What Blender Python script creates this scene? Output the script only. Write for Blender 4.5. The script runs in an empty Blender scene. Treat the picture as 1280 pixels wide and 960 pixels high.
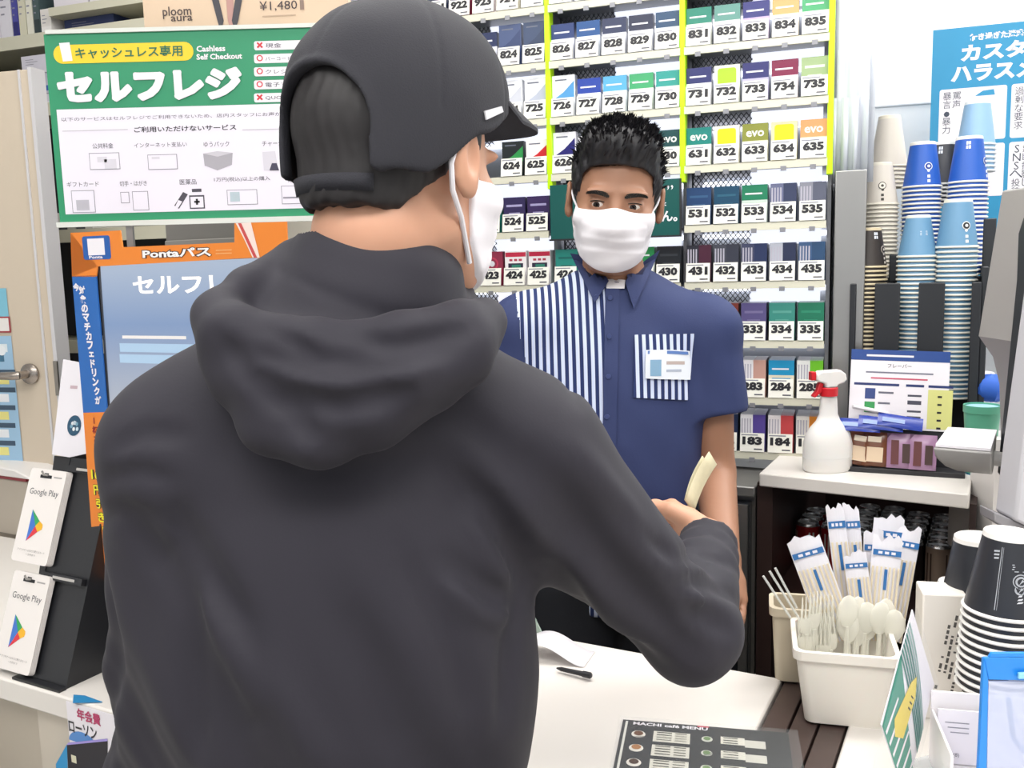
import bpy, bmesh, math, random
import numpy as np
from mathutils import Vector, Matrix

# ---------------------------------------------------------------- camera
SC = bpy.context.scene
COL = SC.collection
FPX = 1150.0                       # focal length in pixels of the 1280-wide frame
CAM_LOC = Vector((0, 0, 1.5))
PITCH = math.atan(150 / FPX)
ROLL = math.radians(1.5)
_F = Vector((0, math.cos(PITCH), -math.sin(PITCH)))
_R0 = Vector((1, 0, 0)); _U0 = Vector((0, math.sin(PITCH), math.cos(PITCH)))
_R = math.cos(ROLL) * _R0 - math.sin(ROLL) * _U0
_U = math.cos(ROLL) * _U0 + math.sin(ROLL) * _R0
cd = bpy.data.cameras.new('camera'); cam = bpy.data.objects.new('camera', cd); COL.objects.link(cam)
cd.sensor_width = 36; cd.lens = FPX / 1280 * 36; cd.clip_start = 0.02
cam.matrix_world = Matrix(((_R.x, _U.x, -_F.x, 0), (_R.y, _U.y, -_F.y, 0), (_R.z, _U.z, -_F.z, 1.5), (0, 0, 0, 1)))
SC.camera = cam

# ---------------------------------------------------------------- light and exposure
w = bpy.data.worlds.new('daylight'); SC.world = w; w.use_nodes = True
w.node_tree.nodes['Background'].inputs[0].default_value = (0.93, 0.96, 1.0, 1)
w.node_tree.nodes['Background'].inputs[1].default_value = 0.42
SC.view_settings.view_transform = 'Standard'; SC.view_settings.look = 'None'
SC.view_settings.gamma = 1; SC.view_settings.use_curve_mapping = False
SC.view_settings.exposure = -0.08
SC.cycles.use_denoising = True
SC.cycles.max_bounces = 6; SC.cycles.diffuse_bounces = 3; SC.cycles.glossy_bounces = 3
SC.cycles.transmission_bounces = 5; SC.cycles.transparent_max_bounces = 12
SC.cycles.caustics_reflective = False; SC.cycles.caustics_refractive = False

def area(name, loc, size, power, rot=(0, 0, 0), color=(1, 0.98, 0.95)):
    l = bpy.data.lights.new(name, 'AREA'); l.shape = 'RECTANGLE'; l.size, l.size_y = size
    l.energy = power; l.color = color
    o = bpy.data.objects.new(name, l); COL.objects.link(o); o.location = loc; o.rotation_euler = rot
    return o
# rows of ceiling fluorescents, and the glass shop front behind the camera
area('ceiling_lamp_light', (0.3, 1.45, 2.66), (3.0, 0.5), 42)
area('ceiling_lamp_light', (0.0, 0.0, 2.66), (3.4, 0.5), 60)
area('ceiling_lamp_light', (0.0, -1.5, 2.66), (3.4, 0.5), 20)
area('ceiling_lamp_light', (1.9, 2.6, 2.66), (1.4, 0.8), 62)
area('shop_front_daylight', (0.2, -3.2, 1.5), (5.0, 2.2), 18, (math.radians(90), 0, 0), (0.92, 0.96, 1.0))

# ---------------------------------------------------------------- helpers
def ray(px, py):
    return _F + _R * ((px - 640) / FPX) - _U * ((py - 480) / FPX)
def P(px, py, Y):                  # the place where a sight line reaches distance Y
    d = ray(px, py); return CAM_LOC + d * (Y / d.y)
def PZ(px, py, z):                 # ... or height z
    d = ray(px, py); return CAM_LOC + d * ((z - 1.5) / d.z)

def srgb(h):
    if isinstance(h, str):
        h = h.lstrip('#'); c = [int(h[i:i + 2], 16) / 255 for i in (0, 2, 4)]
    else: c = h
    return tuple((x / 12.92 if x <= 0.04045 else ((x + 0.055) / 1.055) ** 2.4) for x in c) + (1,)

MATS = {}
def mat(name, col, rough=0.5, metal=0, emit=0, alpha=1, trans=0, noise=0, nscale=20, bump=0, bscale=200, sheen=0, sss=0, spec=0.5, coat=0):
    key = name
    if key in MATS: return MATS[key]
    m = bpy.data.materials.new(name); m.use_nodes = True
    nt = m.node_tree; b = nt.nodes['Principled BSDF']; c = srgb(col)
    b.inputs['Base Color'].default_value = c
    b.inputs['Roughness'].default_value = rough; b.inputs['Metallic'].default_value = metal
    b.inputs['Specular IOR Level'].default_value = spec
    if coat: b.inputs['Coat Weight'].default_value = coat; b.inputs['Coat Roughness'].default_value = 0.15
    if emit:
        b.inputs['Emission Color'].default_value = c; b.inputs['Emission Strength'].default_value = emit
    if alpha < 1: b.inputs['Alpha'].default_value = alpha
    if trans: b.inputs['Transmission Weight'].default_value = trans
    if sheen: b.inputs['Sheen Weight'].default_value = sheen
    if sss:
        b.inputs['Subsurface Weight'].default_value = sss; b.inputs['Subsurface Scale'].default_value = 0.01
        b.inputs['Subsurface Radius'].default_value = (1.0, 0.4, 0.25)
    if noise or bump:
        tc = nt.nodes.new('ShaderNodeTexCoord')
    if noise:
        n = nt.nodes.new('ShaderNodeTexNoise'); n.inputs['Scale'].default_value = nscale; n.inputs['Detail'].default_value = 5
        nt.links.new(tc.outputs['Object'], n.inputs['Vector'])
        mx = nt.nodes.new('ShaderNodeMix'); mx.data_type = 'RGBA'
        mx.inputs[6].default_value = tuple(x * (1 - noise) for x in c[:3]) + (1,)
        mx.inputs[7].default_value = tuple(min(1, x * (1 + noise)) for x in c[:3]) + (1,)
        nt.links.new(n.outputs['Fac'], mx.inputs[0]); nt.links.new(mx.outputs[2], b.inputs['Base Color'])
    if bump:
        n2 = nt.nodes.new('ShaderNodeTexNoise'); n2.inputs['Scale'].default_value = bscale; n2.inputs['Detail'].default_value = 3
        nt.links.new(tc.outputs['Object'], n2.inputs['Vector'])
        bp = nt.nodes.new('ShaderNodeBump'); bp.inputs['Strength'].default_value = bump; bp.inputs['Distance'].default_value = 0.002
        nt.links.new(n2.outputs['Fac'], bp.inputs['Height']); nt.links.new(bp.outputs['Normal'], b.inputs['Normal'])
    MATS[key] = m
    return m
def pm(col, rough=0.45):            # printed / plastic colour
    return mat('print_' + col.lstrip('#'), col, rough)

_TXT = {}
def glyphs(s, bold=0.0):
    """outline polygons of a string, size 1, origin at its left end, returned as (verts, faces, width, ymin, ymax)"""
    k = (s, bold)
    if k not in _TXT:
        cu = bpy.data.curves.new('t', 'FONT'); cu.body = s; cu.size = 1; cu.offset = bold; cu.resolution_u = 2
        ob = bpy.data.objects.new('t', cu); COL.objects.link(ob)
        dg = bpy.context.evaluated_depsgraph_get(); me = bpy.data.meshes.new_from_object(ob.evaluated_get(dg))
        vs = [(v.co.x, v.co.y) for v in me.vertices]; fs = [tuple(p.vertices) for p in me.polygons]
        bpy.data.objects.remove(ob); bpy.data.curves.remove(cu); bpy.data.meshes.remove(me)
        if vs:
            x0 = min(v[0] for v in vs); x1 = max(v[0] for v in vs); y0 = min(v[1] for v in vs); y1 = max(v[1] for v in vs)
            vs = [(v[0] - x0, v[1] - y0) for v in vs]
        else: x0 = x1 = y0 = y1 = 0
        _TXT[k] = (vs, fs, x1 - x0, y1 - y0)
    return _TXT[k]

class MB:
    """collects shapes and links them as ONE mesh object"""
    def __init__(s): s.v = []; s.f = []; s.mi = []; s.mats = []; s.M = Matrix.Identity(4)
    def m(s, material):
        if material not in s.mats: s.mats.append(material)
        return s.mats.index(material)
    def add(s, vs, fs, material):
        n = len(s.v); i = s.m(material)
        s.v += [tuple(s.M @ Vector(v)) for v in vs]
        s.f += [tuple(n + k for k in f) for f in fs]; s.mi += [i] * len(fs)
    def box(s, lo, hi, material):
        x0, y0, z0 = lo; x1, y1, z1 = hi
        s.add([(x0, y0, z0), (x1, y0, z0), (x1, y1, z0), (x0, y1, z0), (x0, y0, z1), (x1, y0, z1), (x1, y1, z1), (x0, y1, z1)],
              [(0, 3, 2, 1), (4, 5, 6, 7), (0, 1, 5, 4), (1, 2, 6, 5), (2, 3, 7, 6), (3, 0, 4, 7)], material)
    def hexa(s, pts, material):     # 8 corners: bottom ring then top ring
        s.add(pts, [(0, 3, 2, 1), (4, 5, 6, 7), (0, 1, 5, 4), (1, 2, 6, 5), (2, 3, 7, 6), (3, 0, 4, 7)], material)
    def prism(s, ring, d, material):   # ring of points extruded by vector d
        n = len(ring); d = Vector(d)
        a = [Vector(p) for p in ring]; b = [p + d for p in a]
        s.add(a + b, [tuple(range(n - 1, -1, -1)), tuple(range(n, 2 * n))] + [(i, (i + 1) % n, n + (i + 1) % n, n + i) for i in range(n)], material)
    def lathe(s, prof, material, n=24, c=(0, 0, 0), sx=1, sy=1):
        vs = []; fs = []
        for r, z in prof:
            for k in range(n):
                a = 2 * math.pi * k / n
                vs.append((c[0] + r * sx * math.cos(a), c[1] + r * sy * math.sin(a), c[2] + z))
        for j in range(len(prof) - 1):
            for k in range(n):
                a, b2 = j * n + k, j * n + (k + 1) % n
                fs.append((a, b2, b2 + n, a + n))
        s.add(vs, fs, material)
    def disc(s, c, r, material, n=20, nrm='z', ry=None, z=0):
        ry = ry or r
        if nrm == 'z': pts = [(c[0] + r * math.cos(2 * math.pi * k / n), c[1] + ry * math.sin(2 * math.pi * k / n), c[2]) for k in range(n)]
        else: pts = [(c[0] + r * math.cos(2 * math.pi * k / n), c[1], c[2] + ry * math.sin(2 * math.pi * k / n)) for k in range(n)]
        s.add(pts, [tuple(range(n))], material)
    def tube(s, pts, r, material, n=8, caps=True):
        pts = [Vector(p) for p in pts]; m = len(pts); rs = r if isinstance(r, (list, tuple)) else [r] * m
        vs = []; fs = []; up = None
        for i, p in enumerate(pts):
            t = (pts[min(i + 1, m - 1)] - pts[max(i - 1, 0)]).normalized()
            if up is None: up = t.orthogonal().normalized()
            up = (up - t * up.dot(t)).normalized(); sd = t.cross(up)
            for k in range(n):
                a = 2 * math.pi * k / n
                vs.append(p + (up * math.cos(a) + sd * math.sin(a)) * rs[i])
        for i in range(m - 1):
            for k in range(n):
                fs.append((i * n + k, i * n + (k + 1) % n, (i + 1) * n + (k + 1) % n, (i + 1) * n + k))
        if caps: fs += [tuple(range(n - 1, -1, -1)), tuple(range((m - 1) * n, m * n))]
        s.add(vs, fs, material)
    # flat print on the local x-z plane, facing -y; L lifts it off the sheet
    def rect(s, x0, z0, x1, z1, material, L=1):
        y = -0.0003 * L
        s.add([(x0, y, z0), (x1, y, z0), (x1, y, z1), (x0, y, z1)], [(0, 1, 2, 3)], material)
    def poly(s, pts, material, L=1):
        y = -0.0003 * L; s.add([(x, y, z) for x, z in pts], [tuple(range(len(pts)))], material)
    def rrect(s, x0, z0, x1, z1, r, material, L=1):
        pts = []
        for cx, cz, a0 in ((x1 - r, z0 + r, -90), (x1 - r, z1 - r, 0), (x0 + r, z1 - r, 90), (x0 + r, z0 + r, 180)):
            for k in range(6):
                a = math.radians(a0 + 18 * k); pts.append((cx + r * math.cos(a), cz + r * math.sin(a)))
        s.poly(pts, material, L)
    def text(s, string, x, z, h, material, L=2, w=None, bold=0.0, align='l', rot=0, vert=False, ref=None):
        """string with capital height h, lower-left corner at x, z"""
        if vert:
            zz = z
            for ch in string:
                if ch != ' ': s.text(ch, x, zz - h, h * 0.92, material, L, w=None, bold=bold, align='c')
                zz -= h
            return
        vs, fs, W, H = glyphs(string, bold)
        if not vs: return
        k = h / max(H, 0.3 if string in '・ーっー' else H, 1e-3); kx = k if w is None else w / W
        off = 0 if align == 'l' else (-W * kx / 2 if align == 'c' else -W * kx)
        y = -0.0003 * L; c, sn = math.cos(math.radians(rot)), math.sin(math.radians(rot))
        s.add([(x + (a * kx + off) * c - b * k * sn, y, z + (a * kx + off) * sn + b * k * c) for a, b in vs], fs, material)
    def mesh(s, name, smooth=True, angle=38):
        me = bpy.data.meshes.new(name); me.from_pydata(s.v, [], s.f)
        for m_ in s.mats: me.materials.append(m_)
        me.polygons.foreach_set('material_index', s.mi)
        if smooth:
            me.polygons.foreach_set('use_smooth', [True] * len(s.f)); me.set_sharp_from_angle(angle=math.radians(angle))
        me.update(); return me
    def build(s, name, parent=None, smooth=True, bevel=0, loc=None, rz=None, rot=None):
        o = bpy.data.objects.new(name, s.mesh(name, smooth)); COL.objects.link(o)
        if parent: o.parent = parent
        if loc is not None: o.location = loc
        if rz is not None: o.rotation_euler.z = rz
        if rot is not None: o.rotation_euler = rot
        if bevel:
            b = o.modifiers.new('bevel', 'BEVEL'); b.width = bevel; b.segments = 2; b.limit_method = 'ANGLE'; b.angle_limit = math.radians(50)
        return o

def tag(o, label=None, cat=None, group=None, kind=None):
    if label: o['label'] = label
    if cat: o['category'] = cat
    if group: o['group'] = group
    if kind: o['kind'] = kind
    return o
def empty(name, loc, rz=0, rot=None):
    o = bpy.data.objects.new(name, None); COL.objects.link(o); o.empty_display_size = 0.05
    o.location = loc; o.rotation_euler = rot if rot else (0, 0, rz)
    return o
def copy_tree(o, parent=None):
    c = o.copy(); COL.objects.link(c)
    if parent: c.parent = parent
    for ch in list(o.children): copy_tree(ch, c)
    return c
def frame(loc, rz): return Matrix.Translation(loc) @ Matrix.Rotation(rz, 4, 'Z')
RA = math.radians(-28)              # the counters run along this axis
AX = Vector((math.cos(RA), math.sin(RA), 0)); AY = Vector((-math.sin(RA), math.cos(RA), 0))

WHITE = mat('white_laminate', '#e6e1db', 0.35, noise=0.03, nscale=3)
WPLAST = mat('white_plastic', '#e4e0dd', 0.4)
PAPER = mat('white_paper', '#eeeaf0', 0.6)
BLACKP = mat('black_plastic', '#26262a', 0.45)
STEEL = mat('stainless_steel', '#a9a8a6', 0.32, metal=0.85, noise=0.06, nscale=4)
INK = mat('black_ink', '#1c1c22', 0.5)
# ---------------------------------------------------------------- the room
def slab(name, lo, hi, m, rz=0, loc=(0, 0, 0)):
    b = MB(); b.box(lo, hi, m); o = b.build(name, loc=loc, rz=rz); o['kind'] = 'structure'; return o
WALLM = mat('wall_paint', '#f2f4f6', 0.7, noise=0.01, nscale=2)
slab('floor', (-3.2, -3.6, -0.05), (3.4, 4.2, 0), mat('floor_tile', '#cfcac2', 0.3, noise=0.05, nscale=4))
slab('ceiling', (-3.2, -3.0, 2.72), (3.4, 4.2, 2.8), mat('ceiling_board', '#f1f1f0', 0.8))
RKA = math.radians(-20)
RK0 = P(1035, 330, 2.02); RK0.z = 0
slab('wall_back', (-3.0, 0.80, 0), (2.9, 0.88, 2.72), WALLM, RKA, RK0)
slab('wall_left', (-3.2, -3.0, 0), (-3.12, 4.2, 2.72), WALLM)
slab('wall_right', (3.32, -3.0, 0), (3.4, 4.2, 2.72), WALLM)
# ceiling lamps
for x, y in ((0.3, 1.45), (0, 0), (0, -1.5)):
    t = empty('ceiling_lamp', (x, y, 2.72)); tag(t, None, 'lamp', 'ceiling lamps')
    t['label'] = 'white strip lamp on the shop ceiling above the frame'
    b = MB(); b.box((-.75, -.12, -.04), (.75, .12, 0), WPLAST); b.build('housing', t)
    b = MB(); b.box((-.72, -.1, -.05), (.72, .1, -.041), mat('lamp_diffuser', '#ffffff', 0.5, emit=2)); b.build('diffuser', t)
# back-wall trim lines of the white wall panels on the right
b = MB(); b.box((0.62, 0.796, 0), (0.624, 0.7995, 2.7), mat('panel_joint', '#c9ccd2')); b.box((.1, .796, 1.92), (2.4, .7995, 1.924), mat('panel_joint', '#c9ccd2'))
o = b.build('trim_1', rz=RKA, loc=RK0); o['kind'] = 'structure'

# ---------------------------------------------------------------- cigarette rack
SW = 0.31; PITCHX = 0.0606
GREY = mat('rack_grey', '#8f9096', 0.4, metal=0.3); DARK = mat('rack_dark', '#3a3d44', 0.5)
LIME = mat('lime_plastic', '#b9f000', 0.4, emit=0.25); CREAM = mat('price_rail', '#d9d7c4', 0.45)
GLOW = mat('lit_back_panel', '#eef2ff', 0.5, emit=1.1)
rack = tag(empty('cigarette_rack', RK0, RKA), 'tall shop rack with lime uprights and numbered price cards behind the clerk', 'rack')
IM = frame(RK0, RKA).inverted()
rows = {}
for k, py in dict(Z=-33, A=42, B=117, C=192, D=267, E=339, F=412, G=482, H=549).items():
    q = P(940, py, 2.075); rows[k] = q.z      # height of the price card's centre
order = 'ZABCDEFGH'
b = MB(); b.box((-4 * SW - .02, .235, 1.026), (.012, .25, 2.2), mat('rack_back', '#d9dde4', .6)); b.build('back_panel', rack)
for k in range(5):
    b = MB(); b.box((-k * SW - .004, .002, 1.026), (-k * SW + .004, .235, 2.2), GREY); b.build('side_panel', rack)
for k in range(4):
    b = MB(); b.box((-k * SW - .006, -.034, rows['D'] + .075), (-k * SW + .006, -.004, 2.2), LIME)
    b.build('upright', rack)
b = MB(); b.box((.012, -.03, 1.064), (.075, .25, rows['C'] - .05), STEEL); tag(b.build('end_panel', rack, bevel=.002), 'brushed steel end panel')
# honeycomb separator, made once
def lattice(w, h, n):
    b = MB(); s = h / n
    m = mat('dark_mesh', '#55565c', .5)
    nx = int(w / (s * .8))
    for i in range(-n, nx):
        for sg in (1, -1):
            p = []
            for j in (0, n):
                x = (i + (j if sg > 0 else n - j)) * s * .8; p.append((x, j * s))
            (xa, za), (xb, zb) = p
            if xa < 0: t = (0 - xa) / (xb - xa) if xb != xa else 0; za = za + (zb - za) * t; xa = 0
            if xb < 0: t = (0 - xb) / (xa - xb) if xb != xa else 0; zb = zb + (za - zb) * t; xb = 0
            if xa > w: t = (xa - w) / (xa - xb); za = za + (zb - za) * t; xa = w
            if xb > w: t = (xb - w) / (xb - xa); zb = zb + (za - zb) * t; xb = w
            if abs(xa - xb) < 1e-4: continue
            d = .0014
            b.add([(xa, 0, za - d), (xb, 0, zb - d), (xb, 0, zb + d), (xa, 0, za + d), (xa, .002, za - d), (xb, .002, zb - d), (xb, .002, zb + d), (xa, .002, za + d)],
                  [(0, 1, 2, 3), (7, 6, 5, 4), (0, 4, 5, 1), (3, 2, 6, 7)], m)
    b.box((-.004, 0, 0), (0, .003, h), m)
    return b.mesh('mesh_screen', False)
lat = lattice(.13, .042, 3)
digits = mat('card_ink', '#17171f', .5)
CARD = mat('price_card_white', '#f0efe6', .5)
def price_card(num, shelf, x, z):
    b = MB()
    b.box((-.0265, -.001, -.021), (.0265, 0, .021), CARD); b.M = Matrix.Translation((0, -.001, 0))
    b.text(num, 0, -.0055, .0185, digits, 2, w=.043, bold=.06, align='c')
    b.rect(-.024, .0155, .012, .018, pm('#8a8c96'), 1)
    b.rect(.004, -.0165, .022, -.0135, pm('#55565e'), 1)
    o = b.build('price_card', shelf, smooth=False, loc=(x, -.036, z), rot=(math.radians(-8), 0, 0)); return o

# packs: a body, a lid band and a mark, each kind once
PW, PD, PH = .0545, .0225, .087
_pk = {}
def pack_mesh(c1, c2, style):
    key = (c1, c2, style)
    if key in _pk: return _pk[key]
    H = PH * (1.0 if style != 'tall' else 1.14)
    b = MB(); m1, m2 = pm(c1, .3), pm(c2, .3)
    if style == 'plain':
        b.box((-PW / 2, 0, 0), (PW / 2, PD, H), m1); b.rect(-.02, H * .74, .02, H * .80, m2)
        b.rect(-.014, H * .55, .014, H * .58, m2)
    elif style == 'twotone':
        b.box((-PW / 2, 0, 0), (PW / 2, PD, H * .62), m2); b.box((-PW / 2, 0, H * .62), (PW / 2, PD, H), m1)
        b.M = Matrix.Identity(4); b.rect(-.02, H * .76, .016, H * .80, pm('#e8e8ee')); b.rect(-.02, H * .52, .02, H * .55, m1)
    elif style == 'slant' or style == 'tall':
        b.box((-PW / 2, 0, 0), (PW / 2, PD, H), m2)
        b.poly([(-PW / 2 + .002, H * .46), (PW / 2 - .002, H * .46), (PW / 2 - .002, H * .86), (0, H * .62)], m1)
        b.rect(-.02, H * .88, .008, H * .91, pm('#6b7080'))
    elif style == 'evo':
        b.box((-PW / 2, 0, 0), (PW / 2, PD, H * .58), m2); b.box((-PW / 2, 0, H * .58), (PW / 2, PD, H), m1)
        b.text('evo', 0, H * .68, .013, pm('#f4f4ee'), 1, bold=.02, align='c', w=.038)
    elif style == 'window':
        b.box((-PW / 2, 0, 0), (PW / 2, PD, H), m2); b.rect(-PW / 2 + .001, H * .84, PW / 2 - .001, H * .96, m1)
        b.rect(-.019, H * .5, .019, H * .66, pm('#2b2740')); b.rect(-.01, H * .54, .013, H * .62, pm('#2f7f6c'), 2)
        for q in (-.012, 0, .012): b.rect(q - .004, H * .72, q + .004, H * .78, pm('#b23c55'), 1)
    elif style == 'block':
        b.box((-PW / 2, 0, 0), (PW / 2, PD, H), m2); b.rrect(-.02, H * .48, .02, H * .93, .006, m1)
    elif style == 'halves':
        b.box((-PW / 2, 0, 0), (0, PD, H), m2); b.box((0, 0, 0), (PW / 2, PD, H), m1)
        for q in range(4): b.rect(-.025 + q * .006, H * .5, -.022 + q * .006, H * .9, pm('#b9b6c4'))
    elif style == 'rings':
        b.box((-PW / 2, 0, 0), (PW / 2, PD, H), m1); b.disc((0, -.0004, H * .66), .016, m2, 16, 'y'); b.disc((0, -.0008, H * .66), .012, m1, 16, 'y'); b.disc((0, -.0011, H * .66), .007, pm('#d8d8e0'), 16, 'y')
    _pk[key] = b.mesh('cigarette_pack', False); return _pk[key]

SLOTS = {  # row -> section -> list over five slots of (number, top colour, lower colour, style, words)
 'Z': {0: [('931', '#3a3f66', '#dfe0ea', 'twotone', 'navy-topped'), ('932', '#2f6b58', '#dde8e2', 'twotone', 'green-topped'), ('933', '#74335a', '#e8dfe8', 'twotone', 'plum-topped'), ('934', '#42464f', '#d9d9de', 'twotone', 'grey-topped'), ('935', '#c4a13a', '#efe9d4', 'twotone', 'gold-topped')],
       1: [('926', '#3a3f66', '#dfe0ea', 'twotone', 'navy-topped'), ('927', '#365a8f', '#dfe6f0', 'twotone', 'blue-topped'), ('928', '#263a33', '#cfd8d2', 'plain', 'dark green'), ('929', '#263a33', '#cfd8d2', 'plain', 'dark green'), ('930', '#8f2e3e', '#ecdfe0', 'twotone', 'red-topped')],
       2: [('921', '#27304e', '#c9cad8', 'plain', 'dark navy'), ('922', '#7e2440', '#d8c6ce', 'plain', 'wine red'), ('923', '#8f2e3e', '#ecdfe0', 'twotone', 'red-topped'), ('924', '#c4a13a', '#efe9d4', 'twotone', 'gold-topped'), ('925', '#c9c9d2', '#efeff2', 'twotone', 'silver-topped')],
       3: [('918', '#27304e', '#c9cad8', 'plain', 'dark navy'), ('919', '#7a2847', '#d8c6ce', 'plain', 'plum'), ('920', '#b8a13a', '#efe9d4', 'plain', 'mustard')]},
 'A': {0: [('831', '#1f7d6b', '#e4e6e0', 'twotone', 'green-topped'), ('832', '#5c8f86', '#dfe3df', 'twotone', 'grey-green-topped'), ('833', '#2d2f72', '#b9a7cf', 'twotone', 'indigo-topped'), ('834', '#e0a46a', '#efe2cf', 'twotone', 'pale orange'), ('835', '#46a06c', '#e2e8df', 'twotone', 'light-green-topped')],
       1: [('826', '#20376f', '#d8dae6', 'twotone', 'navy-topped'), ('827', '#1f4f8a', '#d8e0ec', 'twotone', 'blue-topped'), ('828', '#2a3354', '#d6d8e2', 'twotone', 'slate-topped'), ('829', '#252b45', '#d6d8e2', 'twotone', 'dark-navy-topped'), ('830', '#2c4a6b', '#d6dce4', 'twotone', 'steel-blue-topped')],
       2: [('822', '#3c4d6b', '#4a5a78', 'plain', 'dull blue'), ('823', '#1e2b55', '#dadbe8', 'twotone', 'navy-topped'), ('824', '#34436c', '#46557d', 'tall', 'grey-blue'), ('825', '#33415f', '#3d4c6c', 'tall', 'tall slate-blue')]},
 'B': {0: [('731', '#252a66', '#e6e6ee', 'twotone', 'navy-topped'), ('732', '#a9cf2d', '#e9efd8', 'block', 'lime'), ('733', '#2b2c6b', '#b9b4d4', 'twotone', 'violet-blue-topped'), ('734', '#7d1f45', '#e8d6de', 'twotone', 'maroon-topped'), ('735', '#9db384', '#e0e6d8', 'plain', 'sage')],
       1: [('726', '#4f97cf', '#eef1f6', 'tall', 'tall white pack with a blue swoosh,'), ('727', '#1d3fa0', '#e4e6f2', 'twotone', 'bright-blue-topped'), ('728', '#57a9d6', '#e6eff4', 'twotone', 'sky-blue-topped'), ('729', '#3fa36c', '#e4eee6', 'twotone', 'green-topped'), ('730', '#2f9a92', '#e2ecea', 'twotone', 'teal-topped')],
       2: [('724', '#c9ccd6', '#eceef4', 'tall', 'tall plain white'), ('725', '#b9bfd0', '#eceef4', 'tall', 'tall silvery white')]},
 'C': {0: [('631', '#168078', '#e2e8e2', 'evo', 'teal-topped'), ('632', '#f0d61c', '#f3f0dc', 'block', 'yellow-fronted'), ('633', '#8a8f3c', '#e4e4cc', 'evo', 'olive-topped'), ('634', '#efd21e', '#d8d3ae', 'block', 'dull gold and yellow'), ('635', '#e0a06a', '#efe0d0', 'evo', 'peach-topped')],
       1: [('626', '#27256f', '#ecebf4', 'tall', 'tall white pack with a navy swoosh,'), ('627', '#7e8496', '#e9e9f0', 'halves', 'silver striped'), ('629', '#e9cb22', '#efe9c2', 'block', 'yellow-labelled'), ('630', '#15474a', '#d8e0da', 'evo', 'dark-green-topped')],
       2: [('624', '#2f8f4c', '#20262a', 'slant', 'black pack with a green streak,'), ('625', '#cc2b33', '#f1e9ea', 'slant', 'white pack with a red swoosh,')]},
 'D': {0: [('531', '#27446e', '#3b5f86', 'plain', 'blue-grey'), ('532', '#1e4a66', '#2f6079', 'plain', 'dark teal-blue'), ('533', '#1f7d5a', '#c9d8cf', 'twotone', 'tall green-banded'), ('534', '#38405e', '#6b7090', 'halves', 'slate striped'), ('535', '#5c6072', '#8d8f9c', 'halves', 'grey striped')],
       2: [('523', '#1d6f62', '#184d4d', 'plain', 'dark green'), ('524', '#332a55', '#a6a0c8', 'plain', 'dark indigo'), ('525', '#3b2c5a', '#a6a0c8', 'plain', 'dark violet')]},
 'E': {0: [('431', '#4e2a3c', '#30323c', 'halves', 'maroon and charcoal'), ('432', '#3a3d4a', '#4a4d58', 'halves', 'charcoal'), ('433', '#28345a', '#454a66', 'halves', 'dark navy'), ('434', '#28304e', '#b8bcc8', 'halves', 'navy with white bars,'), ('435', '#2a4a6e', '#3c5a82', 'halves', 'steel-blue')],
       1: [('426', '#2a8a80', '#1f6a64', 'plain', 'teal'), ('427', '#1f2c4e', '#404868', 'plain', 'ink-blue'), ('429', '#2a8a4e', '#e0e8e0', 'twotone', 'green-topped'), ('430', '#24282e', '#3c4046', 'plain', 'black')],
       2: [('423', '#8f2f4a', '#c0405e', 'rings', 'raspberry'), ('424', '#c3304c', '#f0ecee', 'window', 'white pack with a red top,'), ('425', '#b82848', '#ece8ec', 'window', 'pale pack with a crimson top,')]},
 'F': {0: [('331', '#4a3050', '#605070', 'plain', 'plum-grey'), ('332', '#7c3c34', '#94564c', 'plain', 'brick-brown'), ('333', '#5c5484', '#7a729c', 'plain', 'dusty violet'), ('334', '#3c8c80', '#5ca396', 'plain', 'sea-green'), ('335', '#1c7458', '#2f8b6c', 'plain', 'deep green')],
       2: [('321', '#2f7a58', '#5a8f78', 'rings', 'green ringed'), ('322', '#b03078', '#3a8a5c', 'twotone', 'magenta and green'), ('323', '#f07a1e', '#f2a04a', 'plain', 'orange')]},
 'G': {0: [('281', '#2a2f6a', '#e8e8ee', 'halves', 'navy and white'), ('282', '#6b3c60', '#e8e8ee', 'halves', 'plum and white'), ('283', '#c79c90', '#eceaee', 'halves', 'white and rose-brown'), ('284', '#1f93c4', '#e4dcc4', 'twotone', 'blue-topped cream'), ('285', '#6fc22c', '#eef0ee', 'halves', 'white and leaf-green')]},
 'H': {0: [('181', '#2f5a3c', '#e8e8ee', 'halves', 'white and green'), ('182', '#24304e', '#3c4868', 'halves', 'navy'), ('183', '#5a4a9a', '#ecebf0', 'halves', 'white and violet'), ('184', '#d04a4e', '#efeaec', 'halves', 'white and coral-red'), ('185', '#e08a2c', '#efece6', 'halves', 'white and orange')]},
}
words_row = {'Z': 'top', 'A': 'second', 'B': 'third', 'C': 'fourth', 'D': 'fifth', 'E': 'sixth', 'F': 'seventh', 'G': 'eighth', 'H': 'lowest'}
strip = MB(); strip.box((.004, 0, 0), (SW - .008, .012, .012), mat('led_tube', '#f4f6ff', .5, emit=2.2)); strip_me = strip.mesh('led_strip')
RM = frame(RK0, RKA)
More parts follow.
